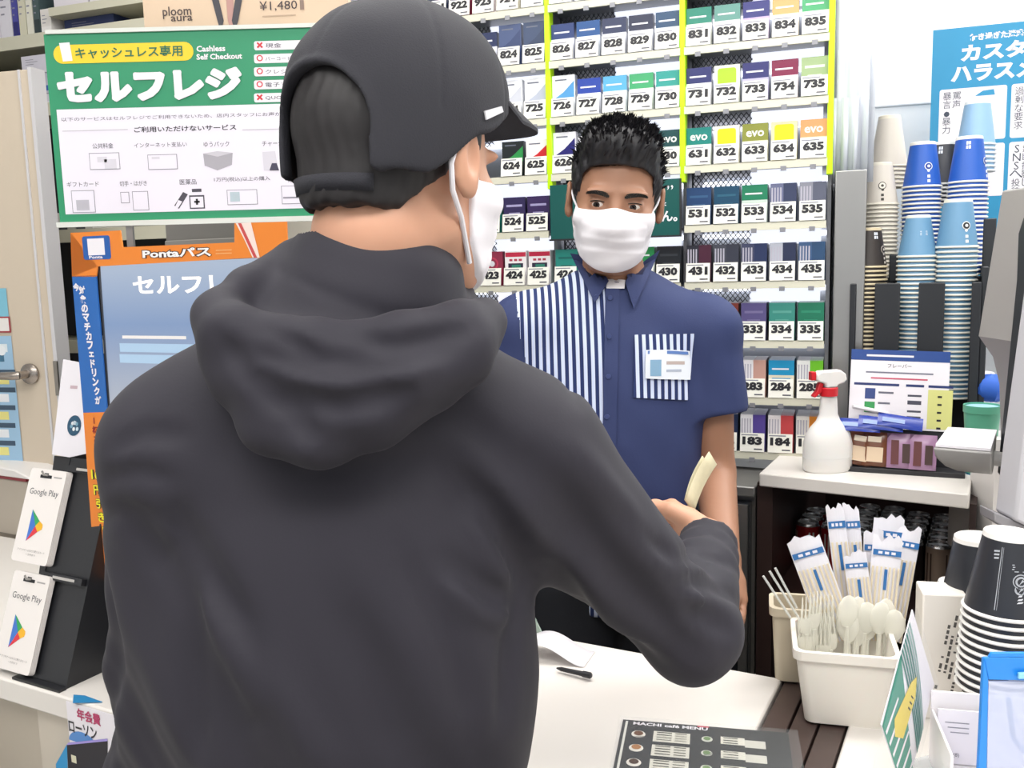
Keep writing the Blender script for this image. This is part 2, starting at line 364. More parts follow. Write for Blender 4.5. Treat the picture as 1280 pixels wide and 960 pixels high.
for r in order:
    zc = rows[r]; zs = zc - .026
    for k in range(4):
        b = MB(); x0, x1 = -(k + 1) * SW + .0045, -k * SW - .0045
        b.box((x0, -.03, zs - .006), (x1, .233, zs), GREY if r < 'F' or r == 'Z' else mat('lower_shelf', '#7c7c80', .45, metal=.3))
        b.box((x0, -.038, zs - .012), (x1, -.03, zs + .004), CREAM)
        for q in range(5):
            xx = x0 + .03 + q * PITCHX; b.box((xx - .006, -.04, zs - .018), (xx + .006, -.036, zs - .008), GREY)
        sh = b.build('shelf', rack)
        if r in 'ABCDEF' and k < 3:
            for nm, me, xx, yy, zz in (('mesh_screen', lat, x0 + .008, .045, zs + PH + .004),):
                o = bpy.data.objects.new(nm, me); COL.objects.link(o); o.parent = rack; o.location = (xx, yy, zz - .004)
            g = MB(); g.box((x0 + .135, .05, zs + .085), (x1 - .012, .054, zs + .127), GLOW); g.build('light_panel', rack)
        if r != 'Z':
            o = bpy.data.objects.new('led_strip', strip_me); COL.objects.link(o); o.parent = rack; o.location = (x0, .215, zs + .105)
        sl = SLOTS.get(r, {}).get(k, [])
        first = int(sl[0][0]) if sl else 0
        for num, c1, c2, st, wd in sl:
            q = (int(num) - 1) % 5
            xx = x0 + .03 + q * PITCHX
            if r in 'Z' and k == 3: q = int(num) % 5
            price_card(num, sh, xx, zc)
            me = pack_mesh(c1, c2, st)
            depth = 1 if r in 'ZABC' else (2 if r in 'DE' else 4)
            for d in range(depth):
                o = bpy.data.objects.new('cigarette_pack', me); COL.objects.link(o)
                o.location = RM @ Vector((xx, -.024 + d * (PD + .0006), zs)); o.rotation_euler.z = RKA
                if d == 0: tag(o, f'{wd} pack behind price card {num} in the {words_row[r]} row'.replace('pack pack', 'pack').replace('pack with', 'with'), 'cigarette pack', 'cigarette packs on the rack')
                else: tag(o, f'{wd} cigarette packs queued behind the front pack of slot {num}'.replace(',', ''), 'cigarette pack', f'packs queued in slot {num}')
# dark green advertising board between the rows behind the clerk
t = empty('advertising_board', RM @ Vector((-SW * 1.5, -.045, rows['D'] - .03)), RKA)
tag(t, 'dark green advertising board behind the head of the clerk', 'board')
b = MB(); b.box((-.152, 0, -.012), (.150, .004, .112), mat('board_green', '#0f5450', .35))
b.text('ん。', .11, .018, .024, PAPER, 1, bold=.03); b.text('”', .122, .088, .01, PAPER, 1); b.text('*', .108, .05, .014, PAPER, 1)
b.build('panel', t, smooth=False)
b = MB(); b.box((-.156, -.001, -.016), (.154, .005, -.012), BLACKP); b.box((.150, -.001, -.012), (.154, .005, .112), BLACKP); b.build('edge_frame', t)
# flyers lying on the lower shelves (clear lids seen at an angle)
for r, q in (('E', 3), ('F', 2), ('F', 3), ('F', 4), ('G', 1)):
    pass

# ---------------------------------------------------------------- storage shelf on the far left, seen above the poster
ST0 = P(0, 49, 2.5); sfl = tag(empty('storage_shelf', (ST0.x, ST0.y, 0), RKA), 'pale steel stock shelf with cartons behind the beige door', 'shelf')
SM = frame((ST0.x, ST0.y, 0), RKA)
def stz(py, px=30): return P(px, py, 2.46).z
BEI = mat('shelf_beige', '#cfccb8', .45)
levels = [stz(46), stz(133, 48), stz(292, 55), stz(430, 60)]
for z in levels:
    b = MB(); b.box((-.3, 0, z - .025), (.78, .012, z + .008), BEI); b.box((-.3, .012, z - .006), (.78, .26, z), BEI); b.build('shelf', sfl)
b = MB(); b.box((.165, .005, stz(10, 130) - .02), (.78, .26, stz(10, 130)), BEI); b.build('shelf', sfl)
for x in (-.3, .78):
    b = MB(); b.box((x - .012, .005, .3), (x + .012, .26, 2.3), DARK); b.build('upright', sfl)
b = MB(); b.box((-.3, .262, .3), (.78, .27, 2.3), DARK); b.build('back_panel', sfl)
random.seed(3)
def carton(x, y, z, w_, d, h, c, lab, stripe=None, cat='carton', group=None, name='carton'):
    b = MB(); b.box((0, 0, 0), (w_, d, h), pm(c))
    if stripe: b.rect(0.001, h * .12, w_ - .001, h * .38, pm(stripe))
    for i in range(3): b.rect(w_ * .15, h * (.5 + .13 * i), w_ * (.45 + .15 * (i % 2)), h * (.53 + .13 * i), pm('#8a8a98'))
    o = b.build(name, smooth=False, loc=SM @ Vector((x, y, z)), rz=RKA); tag(o, lab, cat, group); return o
z0 = levels[0]
x = -.04
for i, (w_, h, c, s, lb) in enumerate([(.03, .12, '#e6e2ea', None, 'white carton at the left end of the top stock shelf'), (.06, .14, '#dedbe4', None, 'wide white carton beside the violet one on the top stock shelf'),
     (.028, .13, '#4a4a9c', '#2a2a70', 'violet carton on the top stock shelf'), (.034, .13, '#d6d2bc', None, 'cream carton right of the violet one'), (.03, .13, '#e2e0d2', None, 'narrow ivory carton on the top stock shelf'),
     (.03, .125, '#46585a', '#2c3a3c', 'grey-green carton on the top stock shelf'), (.05, .07, '#e0dcd8', '#e8e6e4', 'small white carton at the step of the top stock shelf')]):
    carton(x, .02, z0, w_ * .68, .16, h, c, lb, s); x += w_ * .68 + .003
carton(x + .01, .05, z0, .16, .15, .045, '#33406e', 'flat dark blue carton under the raised stock shelf', '#202a4c')
z2 = stz(10, 130)
x = .17
for i in range(4):
    carton(x, .02, z2, .11, .15, .1, ['#ded9e0', '#e4dfe2', '#dcd8de', '#e6e2e6'][i], ['white carton at the step of the raised stock shelf', 'second white carton on the raised stock shelf', 'third white carton on the raised stock shelf', 'white carton at the right end of the raised stock shelf'][i]); x += .116
z1 = levels[1]
xx = .055
carton(xx, .01, z1, .09, .15, .032, '#cfccd8', 'grey-white box lowest of the stack by the green poster', '#e8e8f0')
carton(xx, .01, z1 + .034, .09, .15, .05, '#b8b8c8', 'blue-striped box second from the top by the green poster', '#2c5aa8')
carton(xx, .01, z1 + .086, .09, .15, .045, '#d4d1dc', 'white box topmost of the stack by the green poster')
for i in range(7):
    carton(.03 + i * .03, .02, levels[2], .024, .12, .03 + .012 * (i % 3), ['#b8b8b0', '#4a5058', '#c8c8c0', '#3c4148'][i % 4], 'small grey box in the row on the dim stock shelf', group='small boxes on the dim stock shelf')
# ---------------------------------------------------------------- counters
def UV(u, v, z=0): return Vector((AX.x * u + AY.x * v, AX.y * u + AY.y * v, z))
def uvbox(b, u0, v0, z0, u1, v1, z1, m):
    b.hexa([UV(u0, v0, z0), UV(u1, v0, z0), UV(u1, v1, z0), UV(u0, v1, z0), UV(u0, v0, z1), UV(u1, v0, z1), UV(u1, v1, z1), UV(u0, v1, z1)], m)
ZC = 0.90
PANEL = mat('beige_panel', '#c9bfb0', .5, noise=.03, nscale=5)
t = tag(empty('counter', (0, 0, 0)), 'long white service counter between the customer and the clerk', 'counter')
b = MB(); uvbox(b, -2.1, .800, ZC - .035, -.256, 1.284, ZC, WHITE); b.build('worktop', t, bevel=.003)
b = MB(); uvbox(b, -2.1, .835, .06, -.27, .86, ZC - .035, PANEL); b.build('front_panel', t)
b = MB(); uvbox(b, -2.1, 1.24, .06, -.27, 1.265, ZC - .035, PANEL); b.build('back_panel', t)
b = MB(); uvbox(b, -2.1, .86, 0, -.27, 1.24, .06, DARK); b.build('plinth', t)
for u in (-1.7, -1.26, -.9): 
    b = MB(); uvbox(b, u, .818, .06, u + .11, .835, ZC - .035, mat('pilaster_beige', '#d2c9bb', .5)); b.build('pilaster', t)
BROWN = mat('dark_brown_plank', '#4a3c38', .4, noise=.12, nscale=30)
t = tag(empty('plank_ledge', UV(-.204, 1.0, 0)), 'dark brown slatted ledge at the right end of the white counter', 'ledge'); L0 = UV(-.204, 1.0, 0)
M0 = Matrix.Translation(-L0)
u = -.254
for k in range(3):
    b = MB(); b.M = M0; uvbox(b, u + .001, .62, ZC - .022, u + .0315, 1.284, ZC - .004, BROWN); b.build('plank', t, bevel=.0015); u += .0335
b = MB(); b.M = M0; uvbox(b, -.254, .64, .02, -.156, 1.27, ZC - .0235, mat('ledge_body', '#2e2522', .5)); b.build('body', t)
t = tag(empty('side_counter', UV(.1, 1.5, 0)), 'white counter on the right holding the cups and the till', 'counter'); M0 = Matrix.Translation(-UV(.1, 1.5, 0))
b = MB(); b.M = M0
b.prism([UV(-.152, .55, ZC - .03), UV(.9, .55, ZC - .03), UV(.9, 2.55, ZC - .03), UV(.012, 2.55, ZC - .03), UV(-.034, 1.85, ZC - .03), UV(-.07, 1.30, ZC - .03), UV(-.152, 1.28, ZC - .03)], (0, 0, .03), WHITE)
b.build('worktop', t, bevel=.003)
b = MB(); b.M = M0
b.prism([UV(-.145, .58, 0), UV(.88, .58, 0), UV(.88, 2.5, 0), UV(.03, 2.5, 0), UV(-.02, 1.85, 0), UV(-.055, 1.31, 0), UV(-.145, 1.27, 0)], (0, 0, ZC - .031), mat('counter_body', '#3a2f2c', .5)); b.build('body', t)

# back unit: steel-fronted fridge, then the open can cabinet under the white shelf
t = tag(empty('undercounter_fridge', UV(-.9, 2.0, 0)), 'steel framed undercounter fridge with dark glass door behind the clerk', 'fridge'); M0 = Matrix.Translation(-UV(-.9, 2.0, 0))
b = MB(); b.M = M0; uvbox(b, -1.5, 1.93, 0, -.445, 2.09, 1.0, STEEL); b.build('cabinet_body', t)
b = MB(); b.M = M0; uvbox(b, -1.5, 1.90, 1.0, -.440, 2.088, 1.022, mat('steel_top', '#8d8c8a', .4, metal=.6)); b.build('top_plate', t, bevel=.003)
for k in range(2):
    u1 = -.452 - k * .52
    b = MB(); b.M = M0
    uvbox(b, u1 - .5, 1.895, .10, u1, 1.928, .985, mat('dark_glass_door', '#2c2e33', .15)); d = b.build('door', t)
    b = MB(); b.M = M0
    for a in ((u1 - .5, .10, u1 - .475, .985), (u1 - .018, .10, u1, .985), (u1 - .475, .965, u1 - .018, .985), (u1 - .475, .10, u1 - .018, .14)):
        uvbox(b, a[0], 1.885, a[1], a[2], 1.894, a[3], STEEL)
    b.build('door_frame', d)
    b = MB(); b.M = M0; uvbox(b, u1 - .075, 1.886, .2, u1 - .06, 1.8935, .93, mat('door_trim', '#54565c', .3, metal=.5)); b.build('handle_strip', d)
b = MB(); b.M = M0
q = P(918, 818, 1.77); b.M = M0 @ frame(q, RA); b.disc((0, -.004, 0), .012, pm('#1a2a30'), 20, 'y'); b.disc((0, -.0045, 0), .008, pm('#5a8a94'), 16, 'y'); b.rect(-.02, .028, -.005, .034, pm('#b8b8b8'), 14); b.build('badge', t)

ZS = 1.06
t = tag(empty('can_cabinet', UV(-.23, 2.2, 0)), 'brown open cabinet of canned drinks with a white shelf top', 'cabinet'); M0 = Matrix.Translation(-UV(-.23, 2.2, 0))
b = MB(); b.M = M0; b.prism([UV(-.425, 1.872, ZS - .028), UV(-.036, 1.840, ZS - .028), UV(-.036, 2.5, ZS - .028), UV(-.262, 2.5, ZS - .028), UV(-.262, 2.078, ZS - .028), UV(-.425, 2.078, ZS - .028)], (0, 0, .028), WHITE)
b.build('shelf_top', t, bevel=.003)
CB = mat('cabinet_brown', '#33221f', .5, noise=.1, nscale=12)
for nm, a in (('side_panel', (-.437, 1.91, 0, -.405, 2.6, ZS - .0285)), ('side_panel', (-.036, 1.885, 0, -.024, 2.6, ZS - .029)), ('back_panel', (-.405, 2.585, 0, -.036, 2.6, ZS - .03)),
              ('inner_shelf', (-.405, 1.93, .775, -.036, 2.585, .79)), ('inner_shelf', (-.405, 1.93, .45, -.036, 2.585, .465)), ('base', (-.405, 1.93, .02, -.036, 2.585, .05))):
    b = MB(); b.M = M0; uvbox(b, *a, CB); b.build(nm, t)

# cans
def can_mesh(body, mark, word):
    b = MB(); al = mat('can_metal', '#c8c8ca', .25, metal=.9); r = .0262
    b.lathe([(0, .002), (.022, 0), (r, .004)], al, 20); b.lathe([(r, .004), (r, .097)], mat('can_' + word, body, .3, metal=.3), 20)
    b.lathe([(r, .097), (.0235, .1015), (.0235, .104), (.022, .104), (.0215, .1005), (0, .1005)], al, 20)
    for a0 in range(0, 360, 90):
        pts = []
        for s_, z in ((-14, .02), (14, .02), (14, .085), (-14, .085)):
            a = math.radians(a0 + s_); pts.append(((r + .0004) * math.cos(a), (r + .0004) * math.sin(a), z))
        b.add(pts, [(0, 1, 2, 3)], pm(mark))
    return b.mesh('drink_can')
KINDS = [('#a31c22', '#d8d0cc', 'red', 'red drink can'), ('#6e4a3c', '#b8a898', 'mocha', 'brown coffee can'), ('#2a2624', '#8a8078', 'black', 'black coffee can'), ('#a08c7c', '#46342c', 'tan', 'tan coffee can')]
CM = [can_mesh(*k[:3]) for k in KINDS]
colk = [0, 0, 3, 2, 2, 3, 3]
for c in range(7):
    for r in range(5):
        k = colk[c]
        if r > 2 and c < 2: continue
        o = bpy.data.objects.new('drink_can', CM[k]); COL.objects.link(o)
        o.location = UV(-.372 + c * .0556, 2.075 + (.0 if c > 1 else .06) + r * .056 + (0.03 if c in (2, 3) else 0), .7901); o.rotation_euler.z = c * .7 + r * .4
        if r == 0: tag(o, KINDS[k][3] + ' at the front of the ' + ['leftmost', 'second', 'third', 'fourth', 'fifth', 'sixth', 'rightmost'][c] + ' file', 'can', 'cans in the brown cabinet')
        else: tag(o, KINDS[k][3] + ' behind the front one in the ' + ['leftmost', 'second', 'third', 'fourth', 'fifth', 'sixth', 'rightmost'][c] + ' file', 'can', 'cans queued in file ' + 'abcdefg'[c])

# ---------------------------------------------------------------- paper cups
def cup_mesh(col, rim, h=.088, rb=.0265, rt=.041, sticker=None, band=None, words=None):
    """an upside-down paper cup, mouth at z = 0"""
    b = MB(); m = mat('cup_' + col.lstrip('#'), col, .45); mr = mat('cup_rim_' + rim.lstrip('#'), rim, .5)
    def R(z): return rt + (rb - rt) * z / h
    b.lathe([(R(0) - .0015, .003), (R(0) + .001, 0), (R(0) + .0022, .0015), (R(0) + .0015, .004), (R(.004), .0045)], mr, 28)
    b.lathe([(R(.0045), .0045), (R(h * .93), h * .93)], m, 28)
    b.lathe([(R(h * .93), h * .93), (R(h * .99), h * .99), (R(h) - .0015, h), (R(h) - .003, h - .001), (R(h) - .004, h - .006), (0, h - .006)], mr, 28)
    def onsurf(pts, mt, d=.0005):
        out = []
        for a, z in pts:
            rr = R(z) + d; out.append((rr * math.sin(a), -rr * math.cos(a), z))
        b.add(out, [tuple(range(len(out)))], mt)
    if sticker:
        for rad, cc, d in ((.0085, sticker[0], .0006), (.0068, sticker[1], .0011), (.0030, sticker[2], .0016)):
            onsurf([(sticker[3] + rad / R(h * .45) * math.cos(2 * math.pi * k / 14), h * .45 + rad * math.sin(2 * math.pi * k / 14)) for k in range(14)], pm(cc), d)
        for q in range(2):
            onsurf([(sticker[3] - .08, h * (.2 - q * .1)), (sticker[3] + .08, h * (.2 - q * .1)), (sticker[3] + .08, h * (.26 - q * .1)), (sticker[3] - .08, h * (.26 - q * .1))], pm(sticker[0]), .0006)
    if band is not None:          # pair of light panes near the base
        for q in (0, 1):
            for z in (0, 1):
                a0 = band + q * .17; zz = h * (.72 + z * .09)
                onsurf([(a0, zz), (a0 + .13, zz), (a0 + .13, zz + h * .07), (a0, zz + h * .07)], pm('#dfe6f2'))
    if words:
        for q in range(3):
            onsurf([(words - .25, h * (.6 - q * .04)), (words + .25, h * (.6 - q * .04)), (words + .25, h * (.615 - q * .04)), (words - .25, h * (.615 - q * .04))], pm('#cfd4dc'))
    return b.mesh('paper_cup')
PC = {
 'dark': cup_mesh('#2b2421', '#cdbf9e', .085, .0235, .037, ('#c8c0b8', '#2b2421', '#c8c0b8', .75), .0),
 'lightblue': cup_mesh('#6693b5', '#e4e2d6', .088, .0235, .039, None, None, -.02),
 'lightblue_large': cup_mesh('#6693b5', '#e4e2d6', .10, .0265, .0405, ('#e8e8e8', '#23262c', '#e8e8e8', .05)),
 'blue': cup_mesh('#2559b4', '#ece9df', .10, .0265, .0405, ('#e8ecf6', '#1a3a90', '#e8ecf6', -.05)),
 'blue_window': cup_mesh('#2559b4', '#ece9df', .10, .0265, .0405, ('#e8ecf6', '#1a3a90', '#e8ecf6', .75), -.65),
 'white': cup_mesh('#d9d2c8', '#e4dfd0', .095, .026, .041, ('#3a342e', '#efe9dc', '#3a342e', -.2)),
 'white_tall': cup_mesh('#d6cfc4', '#e9e2cf', .12, .024, .043, None, None, None),
 'black': cup_mesh('#3a3c42', '#e8e6e0', .10, .0265, .0405, None, -.8),
 'pale_blue': cup_mesh('#8db2d2', '#e8eef2', .10, .0265, .0405),
}
def cup_stack(key, px_, ytop, ybot, Y, word, where, step=.0088, rz=0, limit=40):
    h = max(v.co.z for v in PC[key].vertices)
    top = P(px_, ytop, Y); bot = P(px_ - 3, ybot, Y)
    z = top.z - h; zl = bot.z; n = 0
    stand = 1
    while True:
        o = bpy.data.objects.new('paper_cup', PC[key]); COL.objects.link(o); o.location = (top.x, Y, z); o.rotation_euler.z = rz + random.uniform(-.05, .05) * (n > 0)
        if n == 0: tag(o, f'topmost {word} paper cup {where}', 'paper cup', 'paper cups ' + where)
        else: tag(o, f'{word} paper cup nested under the top one {where}', 'paper cup', f'{word} cups {where}')
        n += 1
        if z - step < zl or n >= limit: break
        z -= step
    return z
cup_stack('dark', 1087, 285, 437, 2.005, 'dark brown', 'in the left front slot', .0092)
cup_stack('lightblue', 1148, 269, 452, 1.965, 'light blue', 'in the middle front slot', .0095)
cup_stack('lightblue_large', 1198, 249, 500, 1.935, 'large light blue', 'in the right front slot', .0098)
cup_stack('white', 1100, 204, 356, 2.13, 'cream white', 'behind the dark brown cups', .0092)
cup_stack('blue', 1154, 178, 352, 2.10, 'bright blue', 'behind the light blue cups', .0095)
cup_stack('blue_window', 1212, 171, 345, 2.06, 'bright blue windowed', 'in the right rear slot', .0095)
cup_stack('white_tall', 1112, 145, 300, 2.23, 'tall cream', 'at the far left rear', .0095, limit=6)
cup_stack('black', 1180, 178, 300, 2.22, 'charcoal', 'between the two bright blue stacks', .0092, limit=6)
cup_stack('pale_blue', 1222, 127, 280, 2.16, 'pale blue', 'behind the windowed blue cups', .0098, limit=7)
# dispenser
D0 = P(1058, 572, 1.965); D0.z = ZS; DA = math.radians(-26)
t = tag(empty('cup_dispenser', D0, DA), 'black tiered cup dispenser with open slots on the back counter', 'cup dispenser')
def dbox(nm, lo, hi, m=None, bev=.002):
    b = MB(); b.box(lo, hi, m or mat('dispenser_black', '#23262b', .5)); return b.build(nm, t, bevel=bev)
IMD = frame(D0, DA).inverted()
def dl(px_, py, Y): return IMD @ P(px_, py, Y)
zt = dl(1150, 353, 1.93).z; zr = dl(1230, 300, 2.0).z
dbox('base', (0, -.005, 0), (.262, .26, .006))
dbox('side_panel', (0, 0, .006), (.012, .26, zt))
dbox('side_panel', (.25, 0, .006), (.262, .26, zt + .03))
dbox('back_panel', (.012, .25, .006), (.25, .26, zt))
xs = [(dl(1110, 400, 1.95)).x, (dl(1165, 400, 1.93)).x]
for x, w_ in ((xs[0], .026), (xs[1], .026)):
    dbox('front_divider', (x - w_, -.004, .006), (x + w_ * .9, .006, zt))
    dbox('slot_wall', (x - .004, .006, .006), (x + .004, .25, zt))
dbox('front_divider', (.232, -.004, .006), (.25, .006, zt))
dbox('slot_floor', (.012, .012, .09), (xs[1] - .03, .085, .1))
dbox('rear_riser', (.012, .095, .006), (.25, .105, zt + .01))
for xp, yp in ((1120, 318), (1236, 275)):
    q = dl(xp, yp, 2.03); dbox('rear_divider', (q.x - .012, .09, zt), (q.x + .012, .1, q.z))
# flyer standing in front of the dispenser
def board(nm, c0, w_, h, yaw, tilt, label, cat, th=.0012, group=None):
    o = empty(nm, c0, 0, (math.radians(-tilt), 0, yaw)); tag(o, label, cat, group); return o
FL = P(1060, 530, 1.895); FL.z = ZS + .085
t = board('flyer_stand', FL, 0, 0, math.radians(-20), 8, 'small printed flyer with a blue heading leaning on the cup dispenser', 'flyer')
b = MB(); W_, H_ = .188, .162
b.M = Matrix.Rotation(math.radians(1.5), 4, 'Y')
b.box((0, 0, 0), (W_, .002, H_), PAPER); b.rect(0, H_ - .022, W_, H_, pm('#26488c'))
b.rect(.03, H_ - .014, .12, H_ - .010, PAPER, 2); b.text('フレーバー', W_ / 2, H_ - .036, .008, INK, 1, align='c')
b.rect(.03, H_ - .048, W_ - .03, H_ - .045, pm('#77788a')); b.rect(.04, H_ - .060, W_ - .04, H_ - .057, pm('#c8506a'))
for x0, x1 in ((.008, .095), (.108, .142), (.150, .196)): b.rect(x0, H_ - .074, x1, H_ - .069, pm('#26366e'))
b.rect(.150, .004, .196, H_ - .078, pm('#d9d98a'))
for i in range(5):
    z = H_ - .094 - i * .016; b.rect(.168, z, .176, z + .004, INK, 2); b.rect(.112, z, .138, z + .004 * (1 + i % 2), pm('#4a4a58'))
b.rect(.03, H_ - .102, .05, H_ - .080, pm('#3a4c86')); b.rect(.03, H_ - .130, .05, H_ - .108, pm('#3c9a58'))
for i in range(3): b.rect(.056, H_ - .090 - i * .022, .085 - .006 * i, H_ - .086 - i * .022, pm('#6a6a78'))
b.build('sheet', t, smooth=False)
b = MB(); b.box((.0, .003, -.074), (W_, .006, H_ * .5), mat('dispenser_black', '#23262b', .5)); b.build('backing', t)
# sugar packets and sweet sachets in the little rack in front
def pouch(w_, h, th, face, marks, name='sachet'):
    b = MB(); n = 6
    ring = []
    vs = []; fs = []
    for s_ in (-1, 1):
        for i in range(n + 1):
            for j in range(n + 1):
                x = (i / n - .5) * w_; z = j / n * h
                bulge = th / 2 * (max(0, 1 - (2 * i / n - 1) ** 2) ** .5) * (max(0, 1 - (2 * j / n - 1) ** 4))
                vs.append((x, s_ * bulge, z))
    N = (n + 1) ** 2
    for i in range(n):
        for j in range(n):
            a = i * (n + 1) + j; fs.append((a, a + n + 1, a + n + 2, a + 1)); fs.append((N + a, N + a + 1, N + a + n + 2, N + a + n + 1))
    b.add(vs, fs, pm(face, .25))
    for (x0, z0, x1, z1, c) in marks:
        b.M = Matrix.Translation((0, -th / 2 - .0003, 0)); b.rect(x0 * w_, z0 * h, x1 * w_, z1 * h, pm(c)); b.M = Matrix.Identity(4)
    return b.mesh(name)
def put(me, name, loc, rot, label, cat, group=None):
    o = bpy.data.objects.new(name, me); COL.objects.link(o); o.location = loc; o.rotation_euler = rot; tag(o, label, cat, group); return o
choc = pouch(.05, .07, .012, '#7a4a34', [(-.32, .12, .3, .55, '#d8c0a4'), (-.3, .7, .2, .86, '#efe0c8')])
cocoa = pouch(.05, .07, .012, '#a07c9c', [(-.34, .1, -.05, .8, '#5c2c2c'), (.08, .15, .36, .7, '#3c2420')])
for i, (px_, me, lb) in enumerate([(1072, choc, 'brown sweet sachet leaning nearest the spray bottle'), (1093, choc, 'brown sachet with a cream cup picture in the rack'), (1125, cocoa, 'mauve sachet left of its twin in the sweets rack'), (1153, cocoa, 'mauve sachet nearest the white paper tray')]):
    q = P(px_, 571, 1.85 - (px_ - 1072) * .00075); put(me, 'sweet_sachet', (q.x, q.y, ZS + .0125), (math.radians(-14), math.radians([8, 2, 0, 1][i]), math.radians(-24)), lb, 'sachet', 'sweet sachets')
t = tag(empty('sachet_rack', P(1072, 585, 1.885), math.radians(-24)), 'low black rack holding sweet sachets behind the spray bottle', 'rack')
t.location.z = ZS
b = MB(); b.box((-.04, -.05, 0), (.20, .04, .010), BLACKP); b.build('base', t, bevel=.001)
b = MB(); b.box((-.04, -.004, .01), (.20, .002, .055), BLACKP); b.build('divider', t)
sug = pouch(.085, .03, .008, '#2a3f9c', [(-.4, .3, .1, .6, '#8fa4e0')])
for i, (px_, py, lb) in enumerate([(1070, 526, 'blue sugar sachet lying leftmost in front of the flyer'), (1098, 524, 'blue sugar sachet in the middle in front of the flyer'), (1122, 522, 'blue sugar sachet nearest the right corner of the flyer')]):
    q = P(px_, py, 1.85 - (px_ - 1070) * .0005); put(sug, 'sugar_sachet', (q.x, q.y - .01, q.z - .02), (math.radians(-40), math.radians(2 + 3 * i), math.radians(-20)), lb, 'sachet', 'blue sugar sachets')
b = MB(); b.tube([P(1066, 508, 1.885), P(1112, 517, 1.875)], .004, PAPER, 8); tag(b.build('paper_stick'), 'white paper sugar stick lying across the blue sachets', 'stick')

# ---------------------------------------------------------------- spray bottle
q = PZ(1034, 588, ZS); t = tag(empty('spray_bottle', (q.x, q.y, ZS), math.radians(8)), 'white spray bottle with a red collar and red trigger on the white shelf', 'spray bottle')
s_ = (P(1034, 465, q.y).z - ZS) / .2
mw = mat('bottle_white', '#e9e7e4', .45, sss=.1)
b = MB(); b.lathe([(0, 0), (.046, 0), (.051, .006), (.0515, .03), (.051, .055), (.046, .075), (.036, .09), (.025, .102), (.0195, .115), (.0185, .13), (.0175, .145), (.0165, .153)], mw, 32, sy=.62)
b.lathe([(.0515, .028), (.0522, .030), (.0515, .032)], mw, 32, sy=.62)
b.M = Matrix.Identity(4); b.build('bottle_body', t)
b = MB(); b.lathe([(.016, .152), (.018, .1525), (.0185, .168), (.016, .170)], mat('red_plastic', '#d0202c', .4), 24, sy=.9); b.build('collar', t)
b = MB(); pts = [(-.030, .196), (-.030, .184), (-.012, .178), (-.011, .169), (.012, .169), (.016, .175), (.028, .178), (.034, .184), (.031, .196), (.020, .204), (-.022, .203)]
b.prism([(x, -.011, z) for x, z in pts], (0, .022, 0), mw); b.build('spray_head', t, bevel=.003)
b = MB(); b.prism([(x, -.006, z) for x, z in [(-.022, .181), (-.013, .177), (-.018, .160), (-.031, .150), (-.036, .153), (-.026, .165)]], (0, .012, 0), mat('red_plastic', '#d0202c', .4)); b.build('trigger', t, bevel=.0015)
b = MB(); b.box((-.040, -.007, .185), (-.030, .007, .202), mat('red_plastic', '#d0202c', .4)); b.build('nozzle', t, bevel=.001)
for ch in t.children: ch.scale = (s_, s_, s_)
# ---------------------------------------------------------------- things on the right-hand counter
def loc_frame(pt, rz): return Matrix.Translation(pt) @ Matrix.Rotation(rz, 4, 'Z')
BINM = mat('bin_plastic', '#e9e4da', .4, sss=.05)
BA = math.radians(-15); BO = Vector((.369, 1.128, ZC))          # front left foot of the bin
t = tag(empty('cutlery_bin', BO, BA), 'white rectangular bin holding wrapped straws and clear forks', 'bin')
def open_box(b, w0, d0, w1, d1, h, th, m, rim=.004):
    """open box, foot w0 x d0, mouth w1 x d1 around the same centre; local origin at its front left foot"""
    cx, cy = w0 / 2, d0 / 2
    def ring(w_, d_, z, r=.012):
        pts = []
        for sx, sy, a0 in ((1, -1, -90), (1, 1, 0), (-1, 1, 90), (-1, -1, 180)):
            for k in range(5):
                a = math.radians(a0 + 22.5 * k); pts.append((cx + sx * (w_ / 2 - r) + r * math.cos(a), cy + sy * (d_ / 2 - r) + r * math.sin(a), z))
        return pts
    R = [ring(w0, d0, 0), ring(w1, d1, h - .012), ring(w1 + rim * 2, d1 + rim * 2, h - .012), ring(w1 + rim * 2, d1 + rim * 2, h), ring(w1 - th * 2, d1 - th * 2, h), ring(w0 - th * 2, d0 - th * 2, th)]
    vs = [p for r in R for p in r]; n = 20; fs = [tuple(range(n - 1, -1, -1)), tuple(range(5 * n, 6 * n))]
    for j in range(5):
        for k in range(n): fs.append((j * n + k, j * n + (k + 1) % n, (j + 1) * n + (k + 1) % n, (j + 1) * n + k))
    b.add(vs, fs, m)
b = MB(); open_box(b, .098, .095, .122, .112, .100, .002, BINM); b.build('tub', t)
b = MB(); b.box((.015, .004, -.0), (.083, .09, .0025), BINM); b.build('foot', t)
BM = loc_frame(BO, BA)
# second beige tub just behind on the left
t2 = tag(empty('cutlery_bin', BM @ Vector((-.035, .115, 0)), BA), 'narrow beige bin behind the white cutlery bin', 'bin')
b = MB(); open_box(b, .06, .05, .07, .06, .11, .002, mat('beige_bin', '#c9bda6', .5)); b.build('tub', t2)
